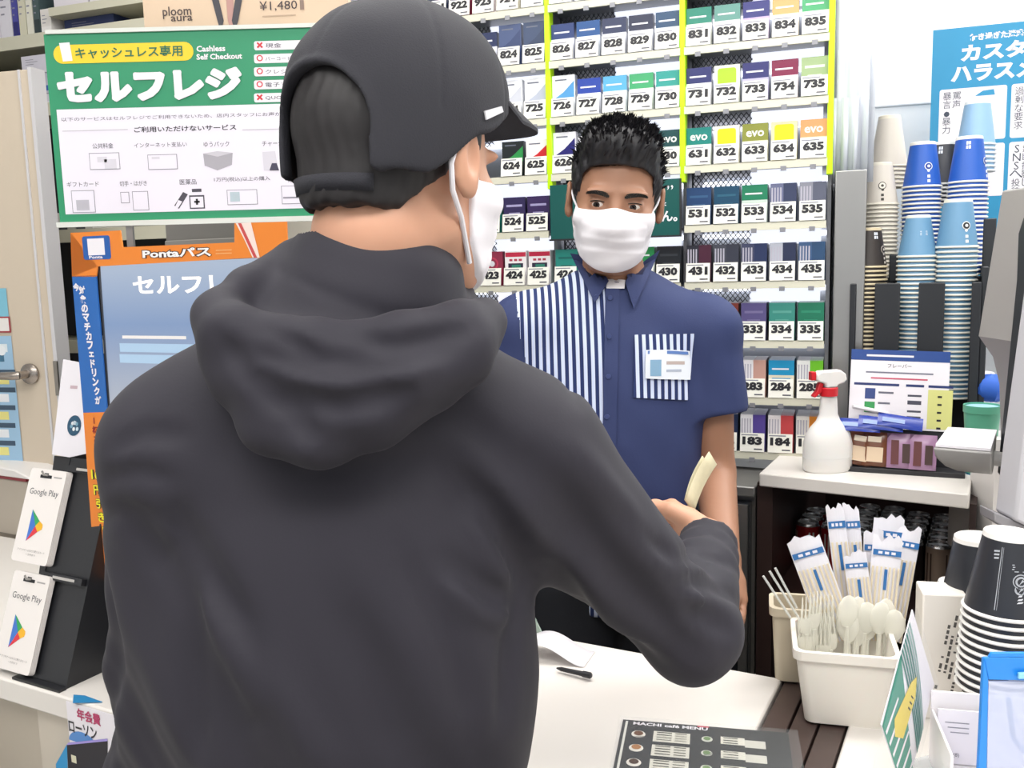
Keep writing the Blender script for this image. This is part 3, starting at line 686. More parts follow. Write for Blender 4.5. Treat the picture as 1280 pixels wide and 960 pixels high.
# wrapped straw bundles, clear forks and spoons standing in the bin
WRAP = mat('straw_wrapper', '#eceaf0', .35); BLUEI = pm('#2f6fae'); CREAMW = mat('wood_stick', '#e4d6ba', .6)
CLEARY = mat('clear_yellow_plastic', '#fdfbee', .1, alpha=.5); CLEARW = mat('clear_plastic', '#f0f2ee', .1, alpha=.5)
def wrapped(w_, h, ragged, nstraw):
    b = MB(); n = 7; top = []
    for i in range(n + 1):
        top.append(h + (random.uniform(-.006, .006) if ragged else 0) - .004 * abs(i - n / 2) / n)
    x = lambda i: (i / n - .5) * w_
    for s2 in (-1, 1):
        vs = [(x(i), s2 * .004 * (1 - (2 * i / n - 1) ** 2) + .0, 0) for i in range(n + 1)] + [(x(i), s2 * .004 * (1 - (2 * i / n - 1) ** 2), top[i]) for i in range(n + 1)]
        fs = [(i, i + 1, n + 2 + i, n + 1 + i) if s2 < 0 else (i + 1, i, n + 1 + i, n + 2 + i) for i in range(n)]
        b.add(vs, fs, WRAP)
    for i in range(nstraw):
        xx = (i + .5) / nstraw * w_ - w_ / 2; b.box((xx - .0012, -.0052, 0), (xx + .0012, -.0042, h * .72), CREAMW)
    b.M = Matrix.Translation((0, -.0052, 0))
    b.rect(-w_ * .47, h * .83, w_ * .47, h * .885, BLUEI, 1)
    [b.rect(w_ * (-.3 + .22 * k), h * .845, w_ * (-.16 + .22 * k), h * .87, WRAP, 2) for k in range(3)]; b.rect(-.0015, h * .50, .0025, h * .70, BLUEI, 2)
    b.M = Matrix.Identity(4)
    return b
random.seed(11)
BUND = [  # top px, foot px, Y, width, height cap, words
 ((1003, 672), (1050, 800), 1.19, .044, 'white straw sleeve leaning furthest left out of the cutlery bin'),
 ((1043, 632), (1062, 790), 1.23, .024, 'slim white sleeve standing left of the gap above the cutlery bin'),
 ((1063, 632), (1078, 790), 1.235, .021, 'slim white sleeve standing right of the gap above the cutlery bin'),
 ((1068, 690), (1082, 800), 1.20, .030, 'short crumpled sleeve in the middle of the cutlery bin'),
 ((1092, 664), (1090, 800), 1.225, .026, 'ragged white sleeve just left of the broad one in the cutlery bin'),
 ((1112, 645), (1096, 800), 1.235, .040, 'tallest ragged white sleeve at the back right of the cutlery bin'),
 ((1110, 672), (1098, 800), 1.20, .038, 'broad white sleeve with a blue band in front of the ragged ones'),
 ((1137, 660), (1112, 800), 1.225, .032, 'white sleeve furthest right in the cutlery bin'),
]
for (tp, bp_, Y, w_, lb) in BUND:
    a = P(bp_[0], bp_[1], Y); c = P(tp[0], tp[1], Y + .012); d = c - a
    b = wrapped(w_, d.length, True, max(3, int(w_ / .005)))
    o = b.build('straw_sleeve', smooth=False, loc=a)
    z = d.normalized(); x = Vector((1, -.25, 0)); x = (x - z * x.dot(z)).normalized(); y = z.cross(x)
    o.rotation_euler = Matrix(((x.x, y.x, z.x), (x.y, y.y, z.y), (x.z, y.z, z.z))).to_euler(); tag(o, lb, 'straw sleeve', 'wrapped straws in the cutlery bin')
    o['category'] = 'straws'
def stick_thing(nm, p0, p1, r, m, lb, cat, grp=None, n=8):
    b = MB(); b.tube([p0, p1], r, m, n); o = b.build(nm); tag(o, lb, cat, grp); return o
for i, (tp, bp_) in enumerate([((954, 720), (988, 772)), ((969, 710), (996, 760)), ((962, 714), (1000, 775))]):
    stick_thing('straw', P(bp_[0], bp_[1], 1.2), P(tp[0], tp[1], 1.2), .0016, CLEARW, ['clear straw poking out furthest left of the cutlery bin', 'clear straw poking up highest at the left of the cutlery bin', 'clear straw between its two neighbours at the left of the cutlery bin'][i], 'straw', 'clear straws')
def fork_mesh(spoon=False):
    b = MB(); m = CLEARY
    if not spoon:
        for k in range(4):
            x = -.0075 + k * .005; b.tube([(x, 0, .082), (x, -.002, .105), (x, -.001, .118)], [.0014, .0013, .0007], m, 6)
        b.tube([(-.0, 0, .0), (0, 0, .05), (0, 0, .066)], [.0035, .003, .004], m, 8)
        b.lathe([(0, .0), (.008, .006), (.0105, .016), (.0095, .026)], m, 14, c=(0, 0, .062), sy=.25)
    else:
        b.tube([(0, 0, 0), (0, 0, .07)], [.0035, .003], m, 8)
        pts = [(0, -.0), (.008, .006), (.0145, .02), (.0135, .034), (.007, .045), (0, .048)]
        b.lathe([(p[0], p[1]) for p in pts], m, 18, c=(0, 0, .066), sy=.28)
    return b.mesh('fork' if not spoon else 'spoon')
FKM, SPM = fork_mesh(), fork_mesh(True)
random.seed(5)
fk = [(1008, 745), (1016, 738), (1024, 748), (1031, 742), (1012, 768), (1020, 762), (1029, 766), (1038, 757), (1044, 765), (1036, 778), (1026, 784)]
for i, (x, y) in enumerate(fk):
    yy = 1.175 + .004 * (i % 4); top = P(x, y, yy); o = bpy.data.objects.new('fork', FKM); COL.objects.link(o)
    o.location = top - Vector((.0, 0, .118)); o.rotation_euler = (random.uniform(-.03, .05), random.uniform(-.1, .04), random.uniform(-.5, .3)); tag(o, 'clear yellowish plastic fork standing in the left half of the cutlery bin', 'fork', 'clear forks in the cutlery bin')
sp = [(1058, 742), (1068, 746), (1078, 750), (1064, 762), (1074, 768), (1084, 760), (1098, 752), (1108, 748), (1104, 764), (1114, 760)]
for i, (x, y) in enumerate(sp):
    yy = 1.172 + .0045 * (i % 3); top = P(x, y, yy); o = bpy.data.objects.new('spoon', SPM); COL.objects.link(o)
    o.location = top - Vector((0, 0, .114)); o.rotation_euler = (random.uniform(-.03, .05), random.uniform(-.06, .06), random.uniform(-.3, .3)); tag(o, 'clear yellowish plastic spoon standing in the right half of the cutlery bin', 'spoon', 'clear spoons in the cutlery bin')

# menu card on the counter
MQ = [PZ(779, 901, ZC), PZ(985, 918, ZC)]; md = (MQ[1] - MQ[0]); MAz = math.atan2(md.y, md.x); MW = md.length
t = tag(empty('menu_card', MQ[0] + Vector((0, 0, .0005)), MAz), 'black drinks menu card under clear acrylic lying on the white counter', 'menu')
MI = Matrix.Rotation(math.radians(-90), 4, 'X')   # print plane laid flat: local z -> toward the viewer's far side
b = MB(); b.box((0, -.17, 0), (MW, 0, .0015), pm('#101116')); b.M = Matrix.Translation((0, 0, .0016)) @ Matrix.Rotation(math.radians(-90), 4, 'X')
# rect(x, z): z grows away from the viewer = +y
def mrect(x0, y0, x1, y1, c, L=1): b.rect(x0 * MW, y0, x1 * MW, y1, pm(c), L)
b.rect(0.004, -.17, .007, -.004, pm('#d8d8d0')); b.text('MACHI café MENU', .014, -.012, .0075, PAPER, 1, bold=.03, w=.095)
b.rect(MW * .46, -.0045, MW * .53, -.001, pm('#c04a5a'))
for q, y in enumerate((-.024, -.058, -.092, -.126)):
    mrect(.20, y - .026, .42, y, '#d9d6ca'); mrect(.60, y - .018, .74, y, '#d9d6ca'); mrect(.74, y - .022, .86, y - .004, '#c8c6bc')
    for k in range(4): mrect(.22, y - .004 - k * .006, .31, y - .002 - k * .006, '#4a4a44', 2); mrect(.33, y - .004 - k * .006, .40, y - .002 - k * .006, '#6a6a60', 2)
    for k in range(3): mrect(.615, y - .004 - k * .006, .70, y - .002 - k * .006, '#4a4a44', 2)
    b.disc((MW * .11, -.0006, y - .012), .009, pm('#e6e2da'), 14, 'y'); b.disc((MW * .11, -.0009, y - .010), .006, pm(['#6a4630', '#a8764a', '#4a3224', '#8a5a3a'][q]), 14, 'y')
    b.disc((MW * .52, -.0006, y - .010), .007, pm('#cfd0c8'), 14, 'y'); b.disc((MW * .52, -.0009, y - .009), .0045, pm('#6f8c5c'), 14, 'y')
b.build('card', t, smooth=False)
b = MB(); b.box((-.004, -.18, .0022), (MW + .012, .004, .0045), mat('clear_sheet', '#dfe4e6', .25, alpha=.05, spec=.1)); b.build('acrylic_cover', t)
# receipt, pen
q = PZ(700, 830, ZC)
b = MB(); n = 18; vs = []; fs = []
for i in range(n + 1):
    a = i / n; x = -.075 + .13 * a; z = .002 + .030 * math.sin(math.pi * min(1, a * 1.05)) ** 1.5 * (1 - .25 * a)
    for y_ in (0, .058): vs.append((x, y_ + .01 * a, z))
for i in range(n): fs.append((2 * i, 2 * i + 2, 2 * i + 3, 2 * i + 1))
b.add(vs, fs, mat('receipt_paper', '#efedf2', .5))
o = b.build('receipt', loc=q + Vector((-.02, -.005, 0)), rz=math.radians(-22)); tag(o, 'curled white receipt lying on the counter behind the customer elbow', 'receipt')
sm = o.modifiers.new('thickness', 'SOLIDIFY'); sm.thickness = .0004
t = tag(empty('pen', PZ(718, 846, ZC)), 'black pen resting against the curled receipt', 'pen')
p0, p1 = PZ(696, 840, ZC) + Vector((0, 0, .006)) - t.location, PZ(738, 851, ZC) + Vector((0, 0, .008)) - t.location
b = MB(); d = (p1 - p0).normalized(); b.tube([p0, p0 + d * .008, p1 - d * .012], [.0012, .0032, .0038], BLACKP, 10); b.build('barrel', t)
b = MB(); b.tube([p1 - d * .012, p1, p1 + d * .002], [.0046, .0048, .003], BLACKP, 10); b.build('grip_cap', t)
# tiny green-tinted acrylic stand at the far edge of the counter
a0, a1 = PZ(664, 797, ZC), PZ(688, 800, ZC)
b = MB(); b.prism([a0, a1, a1 + Vector((-.012, .0, .008)), a0 + Vector((-.004, 0, .055))], AY * .003, mat('green_acrylic', '#b4c8bc', .15, alpha=.75)); o = b.build('acrylic_stand'); tag(o, 'small green tinted acrylic stand at the back edge of the counter', 'stand')

# black-and-white cup stack in the foreground
def big_cup():
    h, rb, rt = .098, .0275, .0425; b = MB(); m = mat('cup_charcoal', '#2b2d33', .35); mr = mat('cup_white', '#e9e6e2', .5)
    R = lambda z: rt + (rb - rt) * z / h
    b.lathe([(R(0) - .0015, .004), (R(0) + .001, 0), (R(0) + .0026, .002), (R(0) + .0016, .0040), (R(.0042), .0042)], mr, 36)
    b.lathe([(R(.0042), .0042), (R(h * .93), h * .93)], m, 36)
    b.lathe([(R(h * .93) + .0002, h * .93), (R(h) + .0002, h * .99), (R(h) - .001, h), (R(h) - .0028, h - .0012), (R(h) - .004, h - .007), (0, h - .007)], mr, 36)
    def on(pts, mt, d=.0005): b.add([((R(z) + d) * math.sin(a), -(R(z) + d) * math.cos(a), z) for a, z in pts], [tuple(range(len(pts)))], mt)
    a0 = -.05; zc = .048; gr = pm('#b8bcc2'); k = 16
    for rad, mt, d in ((.0085, gr, .0006), (.0074, m, .0011), (.006, gr, .0016), (.004, m, .0021)):
        on([(a0 + rad / R(zc) * math.cos(2 * math.pi * j / k), zc + rad * math.sin(2 * math.pi * j / k)) for j in range(k)], mt, d)
    on([(a0 - .08, zc - .004), (a0 + .03, zc + .003), (a0 + .09, zc + .001), (a0, zc - .001)], gr, .0026)
    for z, wd in ((.066, .28), (.0635, .26), (.061, .28), (.0585, .2)): on([(a0 - wd, z), (a0 + wd, z), (a0 + wd, z + .0010), (a0 - wd, z + .0010)], gr)
    for j, (z, wd) in enumerate(((.034, .10), (.030, .07), (.026, .09), (.0225, .10))): on([(a0 - wd, z), (a0 + wd * .6, z + .0006), (a0 + wd, z + .0026), (a0 - wd * .5, z + .002)], pm('#d8dade'))
    for j in range(3): on([(-.98 + .02 * j, .078 - j * .004), (-.78, .079 - j * .004), (-.78, .081 - j * .004), (-.98 + .02 * j, .080 - j * .004)], gr)
    on([(-.72, .012), (-.70, .012), (-.70, .085), (-.72, .085)], gr); on([(-.66, .012), (-.65, .012), (-.65, .085), (-.66, .085)], gr)
    return b.mesh('paper_cup')
BC = big_cup()
top = P(1262, 664, 1.06); cz = top.z - .098
# the stack leans a little to the left foot as in the photograph
foot = P(1243, 862, 1.06)
t_h = Vector((top.x - foot.x, 0.0, top.z - foot.z)); ax = t_h.normalized(); ang = math.atan2(ax.x, ax.z)
stk = 0; c = top - ax * .098
while c.z > foot.z - .002 and stk < 16:
    o = bpy.data.objects.new('paper_cup', BC); COL.objects.link(o); o.location = c; o.rotation_euler = (0, ang, 0)
    tag(o, 'topmost black cup with a white base in the large stack at right' if stk == 0 else 'black cup with white rim nested in the large stack at right', 'paper cup', 'large black cups at right')
    c = c - ax * .0098; stk += 1
lowz = c.z
o = bpy.data.objects.new('paper_cup', BC); COL.objects.link(o); q = P(1222, 670, 1.16); o.location = q - Vector((0, 0, .098)); o.rotation_euler = (0, 0, 2); tag(o, 'black cup with white base standing just behind the large stack', 'paper cup')
for j in range(1, 15):
    o = bpy.data.objects.new('paper_cup', BC); COL.objects.link(o); o.location = q - Vector((0, 0, .098 + .0098 * j)); tag(o, 'black cup nested in the stack mostly hidden behind the large one', 'paper cup', 'black cups behind the large stack')
    if o.location.z < ZC + .012: break
# white cup holder carton with fine vertical print
cp = [P(1152, 742, 1.13), P(1186, 742, 1.11), P(1186, 862, 1.11), P(1150, 862, 1.13)]
t = tag(empty('printed_carton', (cp[3].x, 1.13, ZC)), 'white carton with fine sideways print beside the black cups', 'carton')
hw = (cp[0].z - ZC)
b = MB(); b.box((0, 0, 0), (.052, .05, hw), mat('carton_white', '#ebe5dc', .5)); b.build('body', t, bevel=.002, rz=0)
b = MB(); b.M = Matrix.Rotation(math.radians(9), 4, 'Y'); random.seed(2)
for k in range(6):
    x = .010 + k * .0065; z = .03 + .012 * ((k * 2) % 3)
    while z < hw - .025:
        l = random.choice([.003, .005, .0025, .007])
        if random.random() < .75: b.rect(x, z, x + .0032, z + l, pm('#55524e'), 1)
        z += l + .0022
b.rect(.047 - .01, hw - .016, .041, hw - .011, INK, 1)
o = b.build('print', t, smooth=False); t.rotation_euler.z = math.radians(-14)
b2 = MB(); b2.lathe([(.026, 0), (.0235, .105), (.0225, .107), (.0, .1068)], mat('cup_white', '#e9e6e2', .5), 28); q = P(1196, 727, 1.19)
for k in range(6):
    o = bpy.data.objects.new('paper_cup', None) if False else None
b3 = b2.mesh('paper_cup'); zz = q.z - .107; first = True
while zz > ZC - .001:
    o = bpy.data.objects.new('paper_cup', b3); COL.objects.link(o); o.location = (q.x, 1.19, zz)
    tag(o, 'plain white upside-down cup behind the printed carton' if first else 'plain white cup nested under the one behind the printed carton', 'paper cup', 'plain white cups by the carton'); first = False; zz -= .012

# white paper tray in the lower right corner
TQ = P(1166, 862, 1.03); TR = P(1244, 856, 1.03)
t = tag(empty('paper_tray', (TQ.x, 1.03, ZC), math.radians(-14)), 'shallow white tray with a printed sheet in the lower right corner', 'tray')
hh = TQ.z - ZC
b = MB(); TW = .14; TD = .11; o_ = (-.002, -TD)
for a in ((-.002, -TD, 0, TW, 0, .003), (-.002, -.003, .003, TW, 0, hh), (-.002, -TD, .003, .001, -.003, hh * .75), (TW - .003, -TD, .003, TW, -.003, hh)):
    b.box((a[0], a[1], a[2]), (a[3], a[4], a[5]), mat('tray_white', '#ece8ea', .35))
b.build('shell', t, bevel=.001)
b = MB(); b.box((.004, -.012, .004), (TW - .006, -.010, hh * .8), PAPER); b.M = Matrix.Translation((0, -.0121, 0))
for k in range(3): b.rect(.012 + .003 * k, hh * .62 - k * .006, .038, hh * .62 - k * .006 + .0012, pm('#9a98a4'))
b.text('(8)', .022, .012, .006, pm('#77757f'), 1); b.disc((.012, -.0005, .024), .0012, INK, 8, 'y')
b.build('printed_sheet', t, smooth=False)

# green and white striped card in a clear holder
ZG = 1.0
G = [P(1141, 762, 1.02), P(1168, 855, 1.04), P(1133, 985, .98), P(1102, 906, .96)]
t = tag(empty('striped_card', G[3]), 'green and white striped leaflet with a yellow pen shape standing in clear acrylic', 'leaflet')
g0, gx, gz = G[3], (G[1] - G[0]), (G[0] - G[3])
gxl, gzl = gx.length, gz.length; xh = gx.normalized(); zh = (gz - xh * gz.dot(xh)).normalized(); nh = zh.cross(xh).normalized()
sh = gz.dot(xh); zl = gz.dot(zh)
if nh.y < 0: pass
M = Matrix(((xh.x, -nh.x, zh.x, 0), (xh.y, -nh.y, zh.y, 0), (xh.z, -nh.z, zh.z, 0), (0, 0, 0, 1)))
if Vector((-nh.x, -nh.y, -nh.z)).dot(G[3] - CAM_LOC) < 0: M = Matrix(((xh.x, nh.x, zh.x, 0), (xh.y, nh.y, zh.y, 0), (xh.z, nh.z, zh.z, 0), (0, 0, 0, 1)))
b = MB(); b.M = M
def gp(u, v): return (u * gxl + v * sh, v * zl)
def gpoly(uv, m, L): b.poly([gp(u, v) for u, v in uv], m, L)
b.prism([(gp(*q_)[0], .0002, gp(*q_)[1]) for q_ in ((0, 0), (1, 0), (1, 1), (0, 1))], (0, .0012, 0), PAPER)
gpoly([(0.02, .0), (1, 0), (1, .25), (.0, .60)], pm('#3f8f7c'), 1)
for k in range(7):   # sweeping stripes
    r0 = .20 + k * .085; pts = []
    for j in range(9):
        a = j / 8; pts.append((a, .50 + r0 * .55 - .5 * a * a * (.4 + .2 * k / 7)))
    pts2 = [(u_, v_ - .026) for u_, v_ in reversed(pts)]
    gpoly([(min(1, u_), max(0, min(1, v_))) for u_, v_ in pts + pts2], pm('#2f7a72' if k < 5 else '#8fb0ac'), 1.5)
for k in range(6):
    u0_ = .12 + k * .15; gpoly([(u0_, .02), (u0_ + .045, .02), (u0_ + .10, .36), (u0_ + .07, .36)], PAPER, 2)
gpoly([(.36, .13), (.56, .24), (.60, .62), (.50, .74), (.40, .62), (.24, .2)], pm('#e6cf5a'), 3)
for k in range(3): gpoly([(.48, .55 - k * .05), (.55, .57 - k * .05), (.55, .585 - k * .05), (.48, .565 - k * .05)], INK, 4)
b.build('card', t, smooth=False)
b = MB(); b.M = M; b.prism([(gp(*q_)[0], -.003, gp(*q_)[1]) for q_ in ((0, -.45), (1.02, -.25), (1.02, 1.02), (0, 1.02))], (0, -.0015, 0), mat('clear_sheet', '#dfe4e6', .25, alpha=.05, spec=.1)); b.build('acrylic_front', t)
# its clear foot on the counter
b = MB(); b.M = Matrix.Translation(-G[3]); f0 = G[3] + Vector((0, 0, 0)); b.prism([Vector((G[3].x, G[3].y, ZC)), Vector((G[2].x + .03, G[2].y + .01, ZC)), Vector((G[1].x + .012, G[1].y, ZC)), Vector((G[0].x - .01, G[0].y, ZC))], (0, 0, .004), mat('clear_acrylic', '#dfe6ea', .1, alpha=.35)); b.build('acrylic_foot', t)
# blue zip pouch in the corner
Z0 = P(1229, 822, .93)
t = tag(empty('zip_pouch', Z0), 'clear zip pouch with a bright blue zip and edge in the lower right corner', 'pouch')
BZ = mat('bright_blue_plastic', '#1f86e0', .35)
def zl_(px_, py): return P(px_, py, .93) - Z0
b = MB(); b.prism([zl_(1230, 822), zl_(1330, 822), zl_(1330, 852), zl_(1236, 850)], (0, .004, 0), BZ)
b.prism([zl_(1236, 822), zl_(1240, 816), zl_(1330, 816), zl_(1330, 822)], (0, .004, 0), BZ); b.build('zip_strip', t, bevel=.001)
b = MB(); b.prism([zl_(1230, 822), zl_(1236, 850), zl_(1233, 1010), zl_(1221, 1010)], (0, .006, 0), BZ); b.build('side_binding', t, bevel=.001)
b = MB(); b.prism([zl_(1236, 852), zl_(1330, 852), zl_(1330, 1010), zl_(1233, 1010)], (0, .003, 0), mat('pouch_film', '#c9d2ec', .12, alpha=.55)); b.build('front_film', t)
b = MB(); b.M = Matrix.Identity(4); b.tube([zl_(1268, 880) + Vector((0, .012, 0)), zl_(1274, 930) + Vector((0, .012, 0)), zl_(1300, 960) + Vector((0, .012, 0))], .003, BLUEI, 8); b.build('inner_strap', t)
b = MB(); b.box(zl_(1272, 846) - Vector((.002, .006, 0)), zl_(1290, 838) - Vector((0, .002, 0)), mat('slider', '#8fd0e8', .3)); b.build('slider', t, bevel=.001)

# ---------------------------------------------------------------- till and its paper tray
TG = mat('till_grey', '#a09c9a', .4, noise=.02, nscale=8); TL = mat('till_light', '#c4c3c8', .4); TB = mat('till_black', '#2b2e33', .35)
ML = P(1240, 420, 1.42)
def prism_px(b, pts, Y, depth, m, base): b.prism([P(x, y, Y) - base for x, y in pts], (0, depth, 0), m)
t = tag(empty('till_display', (ML.x, 1.42, ZC)), 'grey till display seen edge-on at the right edge of the picture', 'till'); B0 = t.location.copy()
b = MB(); prism_px(b, [(1252, 238), (1330, 238), (1330, 640), (1247, 640), (1250, 560), (1248, 480), (1240, 446), (1222, 420)], 1.58, -.16, TG, B0); b.build('housing', t, bevel=.004)
b = MB(); prism_px(b, [(1279, 270), (1345, 270), (1335, 700), (1246, 590), (1270, 350), (1272, 292)], 1.40, -.10, TB, B0); b.build('bezel', t, bevel=.003)
b = MB(); b.tube([P(1300, 645, 1.36) - B0, P(1300, 700, 1.36) - B0, Vector((P(1300, 700, 1.36).x - B0.x, P(1300, 700, 1.36).y - B0.y, 0.0))], .018, TB, 14); b.build('stem', t)
t = tag(empty('till', P(1262, 500, 1.25)), 'light grey till screen back standing nearest at the right edge', 'till'); B0 = t.location.copy()
b = MB(); prism_px(b, [(1286, 310), (1360, 310), (1360, 668), (1280, 655), (1243, 638), (1252, 560)], 1.21, -.05, TL, B0); b.build('back_cover', t, bevel=.004)
b = MB(); prism_px(b, [(1243, 640), (1280, 656), (1340, 668), (1340, 690), (1290, 672), (1262, 664), (1244, 652)], 1.17, .04, mat('till_dark', '#8a888c', .4), B0); b.build('lower_lip', t, bevel=.002)
b = MB(); b.lathe([(.030, 0), (.030, .02), (.018, .04), (.016, (P(1290, 672, 1.19).z - ZC))], TB, 20, c=(P(1290, 690, 1.19) - B0)[:2] + (ZC - B0.z,)); b.build('foot', t)
# paper tray held out by a grey arm
t = tag(empty('receipt_tray', P(1200, 560, 1.52)), 'small grey tray with white paper on top in front of the sweets', 'tray'); B0 = t.location.copy()
tp = [P(1168, 560, 1.48), P(1238, 566, 1.46), P(1244, 541, 1.60), P(1184, 538, 1.62)]; zz = tp[0].z
tp = [PZ(1166, 560, 1.215), PZ(1240, 566, 1.215), PZ(1246, 541, 1.215), PZ(1184, 537, 1.215)]
b = MB()
n = 5; rings = []
for k in range(n):
    a = k / (n - 1); s2 = math.cos(a * 1.25); cc = (tp[1] + tp[2]) / 2
    rings.append([cc + (p - cc) * s2 - Vector((0, 0, .045 * math.sin(a * 1.35))) - B0 for p in tp])
vs = [p for r in rings for p in r]; fs = [(3, 2, 1, 0), tuple(range(4 * n - 4, 4 * n))]
for j in range(n - 1):
    for k in range(4): fs.append((j * 4 + k, j * 4 + (k + 1) % 4, (j + 1) * 4 + (k + 1) % 4, (j + 1) * 4 + k))
b.add(vs, fs, mat('tray_grey', '#9a9896', .4)); b.build('bowl', t, bevel=.003)
b = MB(); b.prism([(tp[0] * .96 + tp[2] * .04) - B0 + Vector((0, 0, .001)), (tp[1] * .97 + tp[3] * .03) - B0 + Vector((0, 0, .001)), tp[2] - B0 + Vector((0, 0, .001)), (tp[3] * .98 + tp[1] * .02) - B0 + Vector((0, 0, .001))], (0, 0, .004), PAPER); b.build('paper_stack', t)
b = MB(); cc = (tp[1] + tp[2]) / 2 - B0; b.tube([cc + Vector((-.02, 0, -.02)), cc + Vector((.12, .0, -.05)), cc + Vector((.14, 0, ZC - B0.z - cc.z))], .012, mat('tray_grey', '#9a9896', .4), 10); b.build('arm', t)
# tubs and cloth behind the tray
def tub(px_, ytop, ybot, Y, r, m, nm, lb, cat, sheet=None):
    a = P(px_, ytop, Y); c = P(px_, ybot, Y); h = a.z - c.z
    t = tag(empty(nm, (a.x, Y, c.z)), lb, cat)
    b = MB(); b.lathe([(0, 0), (r * .86, 0), (r * .95, h * .75), (r, h * .76), (r, h), (r * .93, h), (r * .85, .004), (0, .004)], m, 28); b.build('tub', t)
    return t, h
t1_, h1 = tub(1228, 506, 543, 1.72, .033, mat('mint_plastic', '#5fae90', .4), 'mint_tub', 'mint green tub with a pale blue lid film behind the paper tray', 'tub')
b = MB(); b.lathe([(0, 0), (.0298, 0)], mat('film_blue', '#a8d0e6', .3), 24, c=(0, 0, h1 - .003)); b.build('lid_film', t1_)
t1_.location.z = t1_.location.z
t2_, h2 = tub(1231, 587, 616, 1.80, .037, mat('blue_tape', '#2d86b4', .3), 'tape_tub', 'blue tub with mint rims standing below the paper tray', 'tub')
b = MB(); b.lathe([(.034, -.001), (.038, -.001), (.038, .004), (.034, .004)], mat('mint_plastic', '#5fae90', .4), 24); b.lathe([(.0375, h2 - .004), (.0385, h2 - .004), (.0385, h2 + .001), (.0375, h2 + .001)], mat('mint_plastic', '#5fae90', .4), 24); b.build('rims', t2_)
# block both tubs stand on
zb = t2_.location.z - .001
t = tag(empty('riser_block', (t2_.location.x, 1.78, ZC)), 'pale riser block under the blue and mint tubs', 'riser')
b = MB(); b.box((-.045, -.02, 0), (.06, .07, zb - ZC), WPLAST); b.build('lower_step', t); b = MB(); b.box((-.05, -.11, 0), (.06, -.022, t1_.location.z - ZC - .001), WPLAST) ; b.build('upper_step', t)
# blue cloth bag beside the cups
q = P(1240, 485, 1.86)
b = MB(); n1, n2 = 14, 10; vs = []; fs = []
for i in range(n2 + 1):
    for j in range(n1):
        th = math.pi * i / n2; ph = 2 * math.pi * j / n1; rr = .032 * (1 + .16 * math.sin(5 * ph + 2 * th) * math.sin(th))
        vs.append((rr * math.sin(th) * math.cos(ph), rr * math.sin(th) * math.sin(ph), rr * .9 * math.cos(th)))
for i in range(n2):
    for j in range(n1): fs.append((i * n1 + j, (i + 1) * n1 + j, (i + 1) * n1 + (j + 1) % n1, i * n1 + (j + 1) % n1))
b.add(vs, fs, mat('blue_cloth', '#2f62c4', .7)); o = b.build('cloth_bundle', loc=q + Vector((0, 0, .0))); tag(o, 'crumpled blue cloth bundle beside the cup dispenser', 'cloth')
b = MB(); a_, c_ = P(1216, 466, 1.93), P(1236, 520, 1.93); b.box((a_.x, 1.93, ZC), (a_.x + .05, 1.96, a_.z), PAPER); o = b.build('white_bag'); tag(o, 'white paper bag between the cup dispenser and the till', 'bag'); 
m_ = o.modifiers.new('bevel', 'BEVEL'); m_.width = .004

# ---------------------------------------------------------------- blue notice on the wall and the hanging bags
NO = P(1160, 240, 2.45); NT = P(1163, 38, 2.45)
t = tag(empty('wall_notice', NO, math.radians(-20)), 'bright blue notice with white headline on the white wall', 'poster')
H_ = NT.z - NO.z; W_ = .42
b = MB(); b.box((0, 0, -.35), (W_, .002, H_), pm('#2890be')); 
b.text('行き過ぎた迷惑行為', .085, H_ - .036, .018, PAPER, 1, bold=.04); b.text('カスタマー', .066, H_ - .085, .042, PAPER, 1, bold=.05, w=.25); b.text('ハラスメント', .045, H_ - .135, .042, PAPER, 1, bold=.05, w=.29)
for (x0, z1, l1, l2) in ((.020, H_ - .150, '暴言・暴力', '罵声'), (.185, H_ - .150, '過剰な要求', '不当'), (.020, H_ - .292, '', ''), (.185, H_ - .292, 'SNSへ投稿', '無断撮影し')):
    b.rrect(x0, z1 - .132, x0 + .155, z1, .006, PAPER, 1)
    b.text(l1, x0 + .018, z1 - .006, .021, pm('#3c4454'), 2, vert=True); b.text(l2, x0 + .040, z1 - .006, .021, pm('#3c4454'), 2, vert=True)
    b.text('人物を' if 'SNS' in l1 else '', x0 + .062, z1 - .006, .021, pm('#3c4454'), 2, vert=True)
    b.poly([(x0 + .082, z1 - .022), (x0 + .10, z1 - .01), (x0 + .125, z1 - .008), (x0 + .128, z1 - .022)], pm('#2890be'), 2)
    for k in range(3): b.rect(x0 + .055, z1 - .122 + k * .004, x0 + .10 + .01 * k, z1 - .1205 + k * .004, pm('#9aa2ae'), 2)
b.build('sheet', t, smooth=False)
t = tag(empty('plastic_bag_bundle', P(1040, 230, 2.04), math.radians(-20)), 'hanging bundle of translucent plastic bags beside the rack', 'bags')
hb = P(1040, -40, 2.04).z - P(1040, 230, 2.04).z; BGM = mat('bag_film', '#dfe4ee', .25, alpha=.7)
for k, (x0, x1, zt0, zt1) in enumerate(((0, .082, .0, hb), (.006, .070, -.0, hb * .62), (.002, .05, 0, hb * .40))):
    b = MB(); n = 8; vs = []
    for i in range(n + 1):
        x = x0 + (x1 - x0) * i / n; y_ = -.004 * k - .006 * math.sin(i * 1.7 + k)
        vs += [(x, y_, zt0), (x + .002 * math.sin(i), y_ - .002, zt1)]
    b.add(vs, [(2 * i, 2 * i + 2, 2 * i + 3, 2 * i + 1) for i in range(n)], BGM); o = b.build('bag', t); s_m = o.modifiers.new('thickness', 'SOLIDIFY'); s_m.thickness = .0015
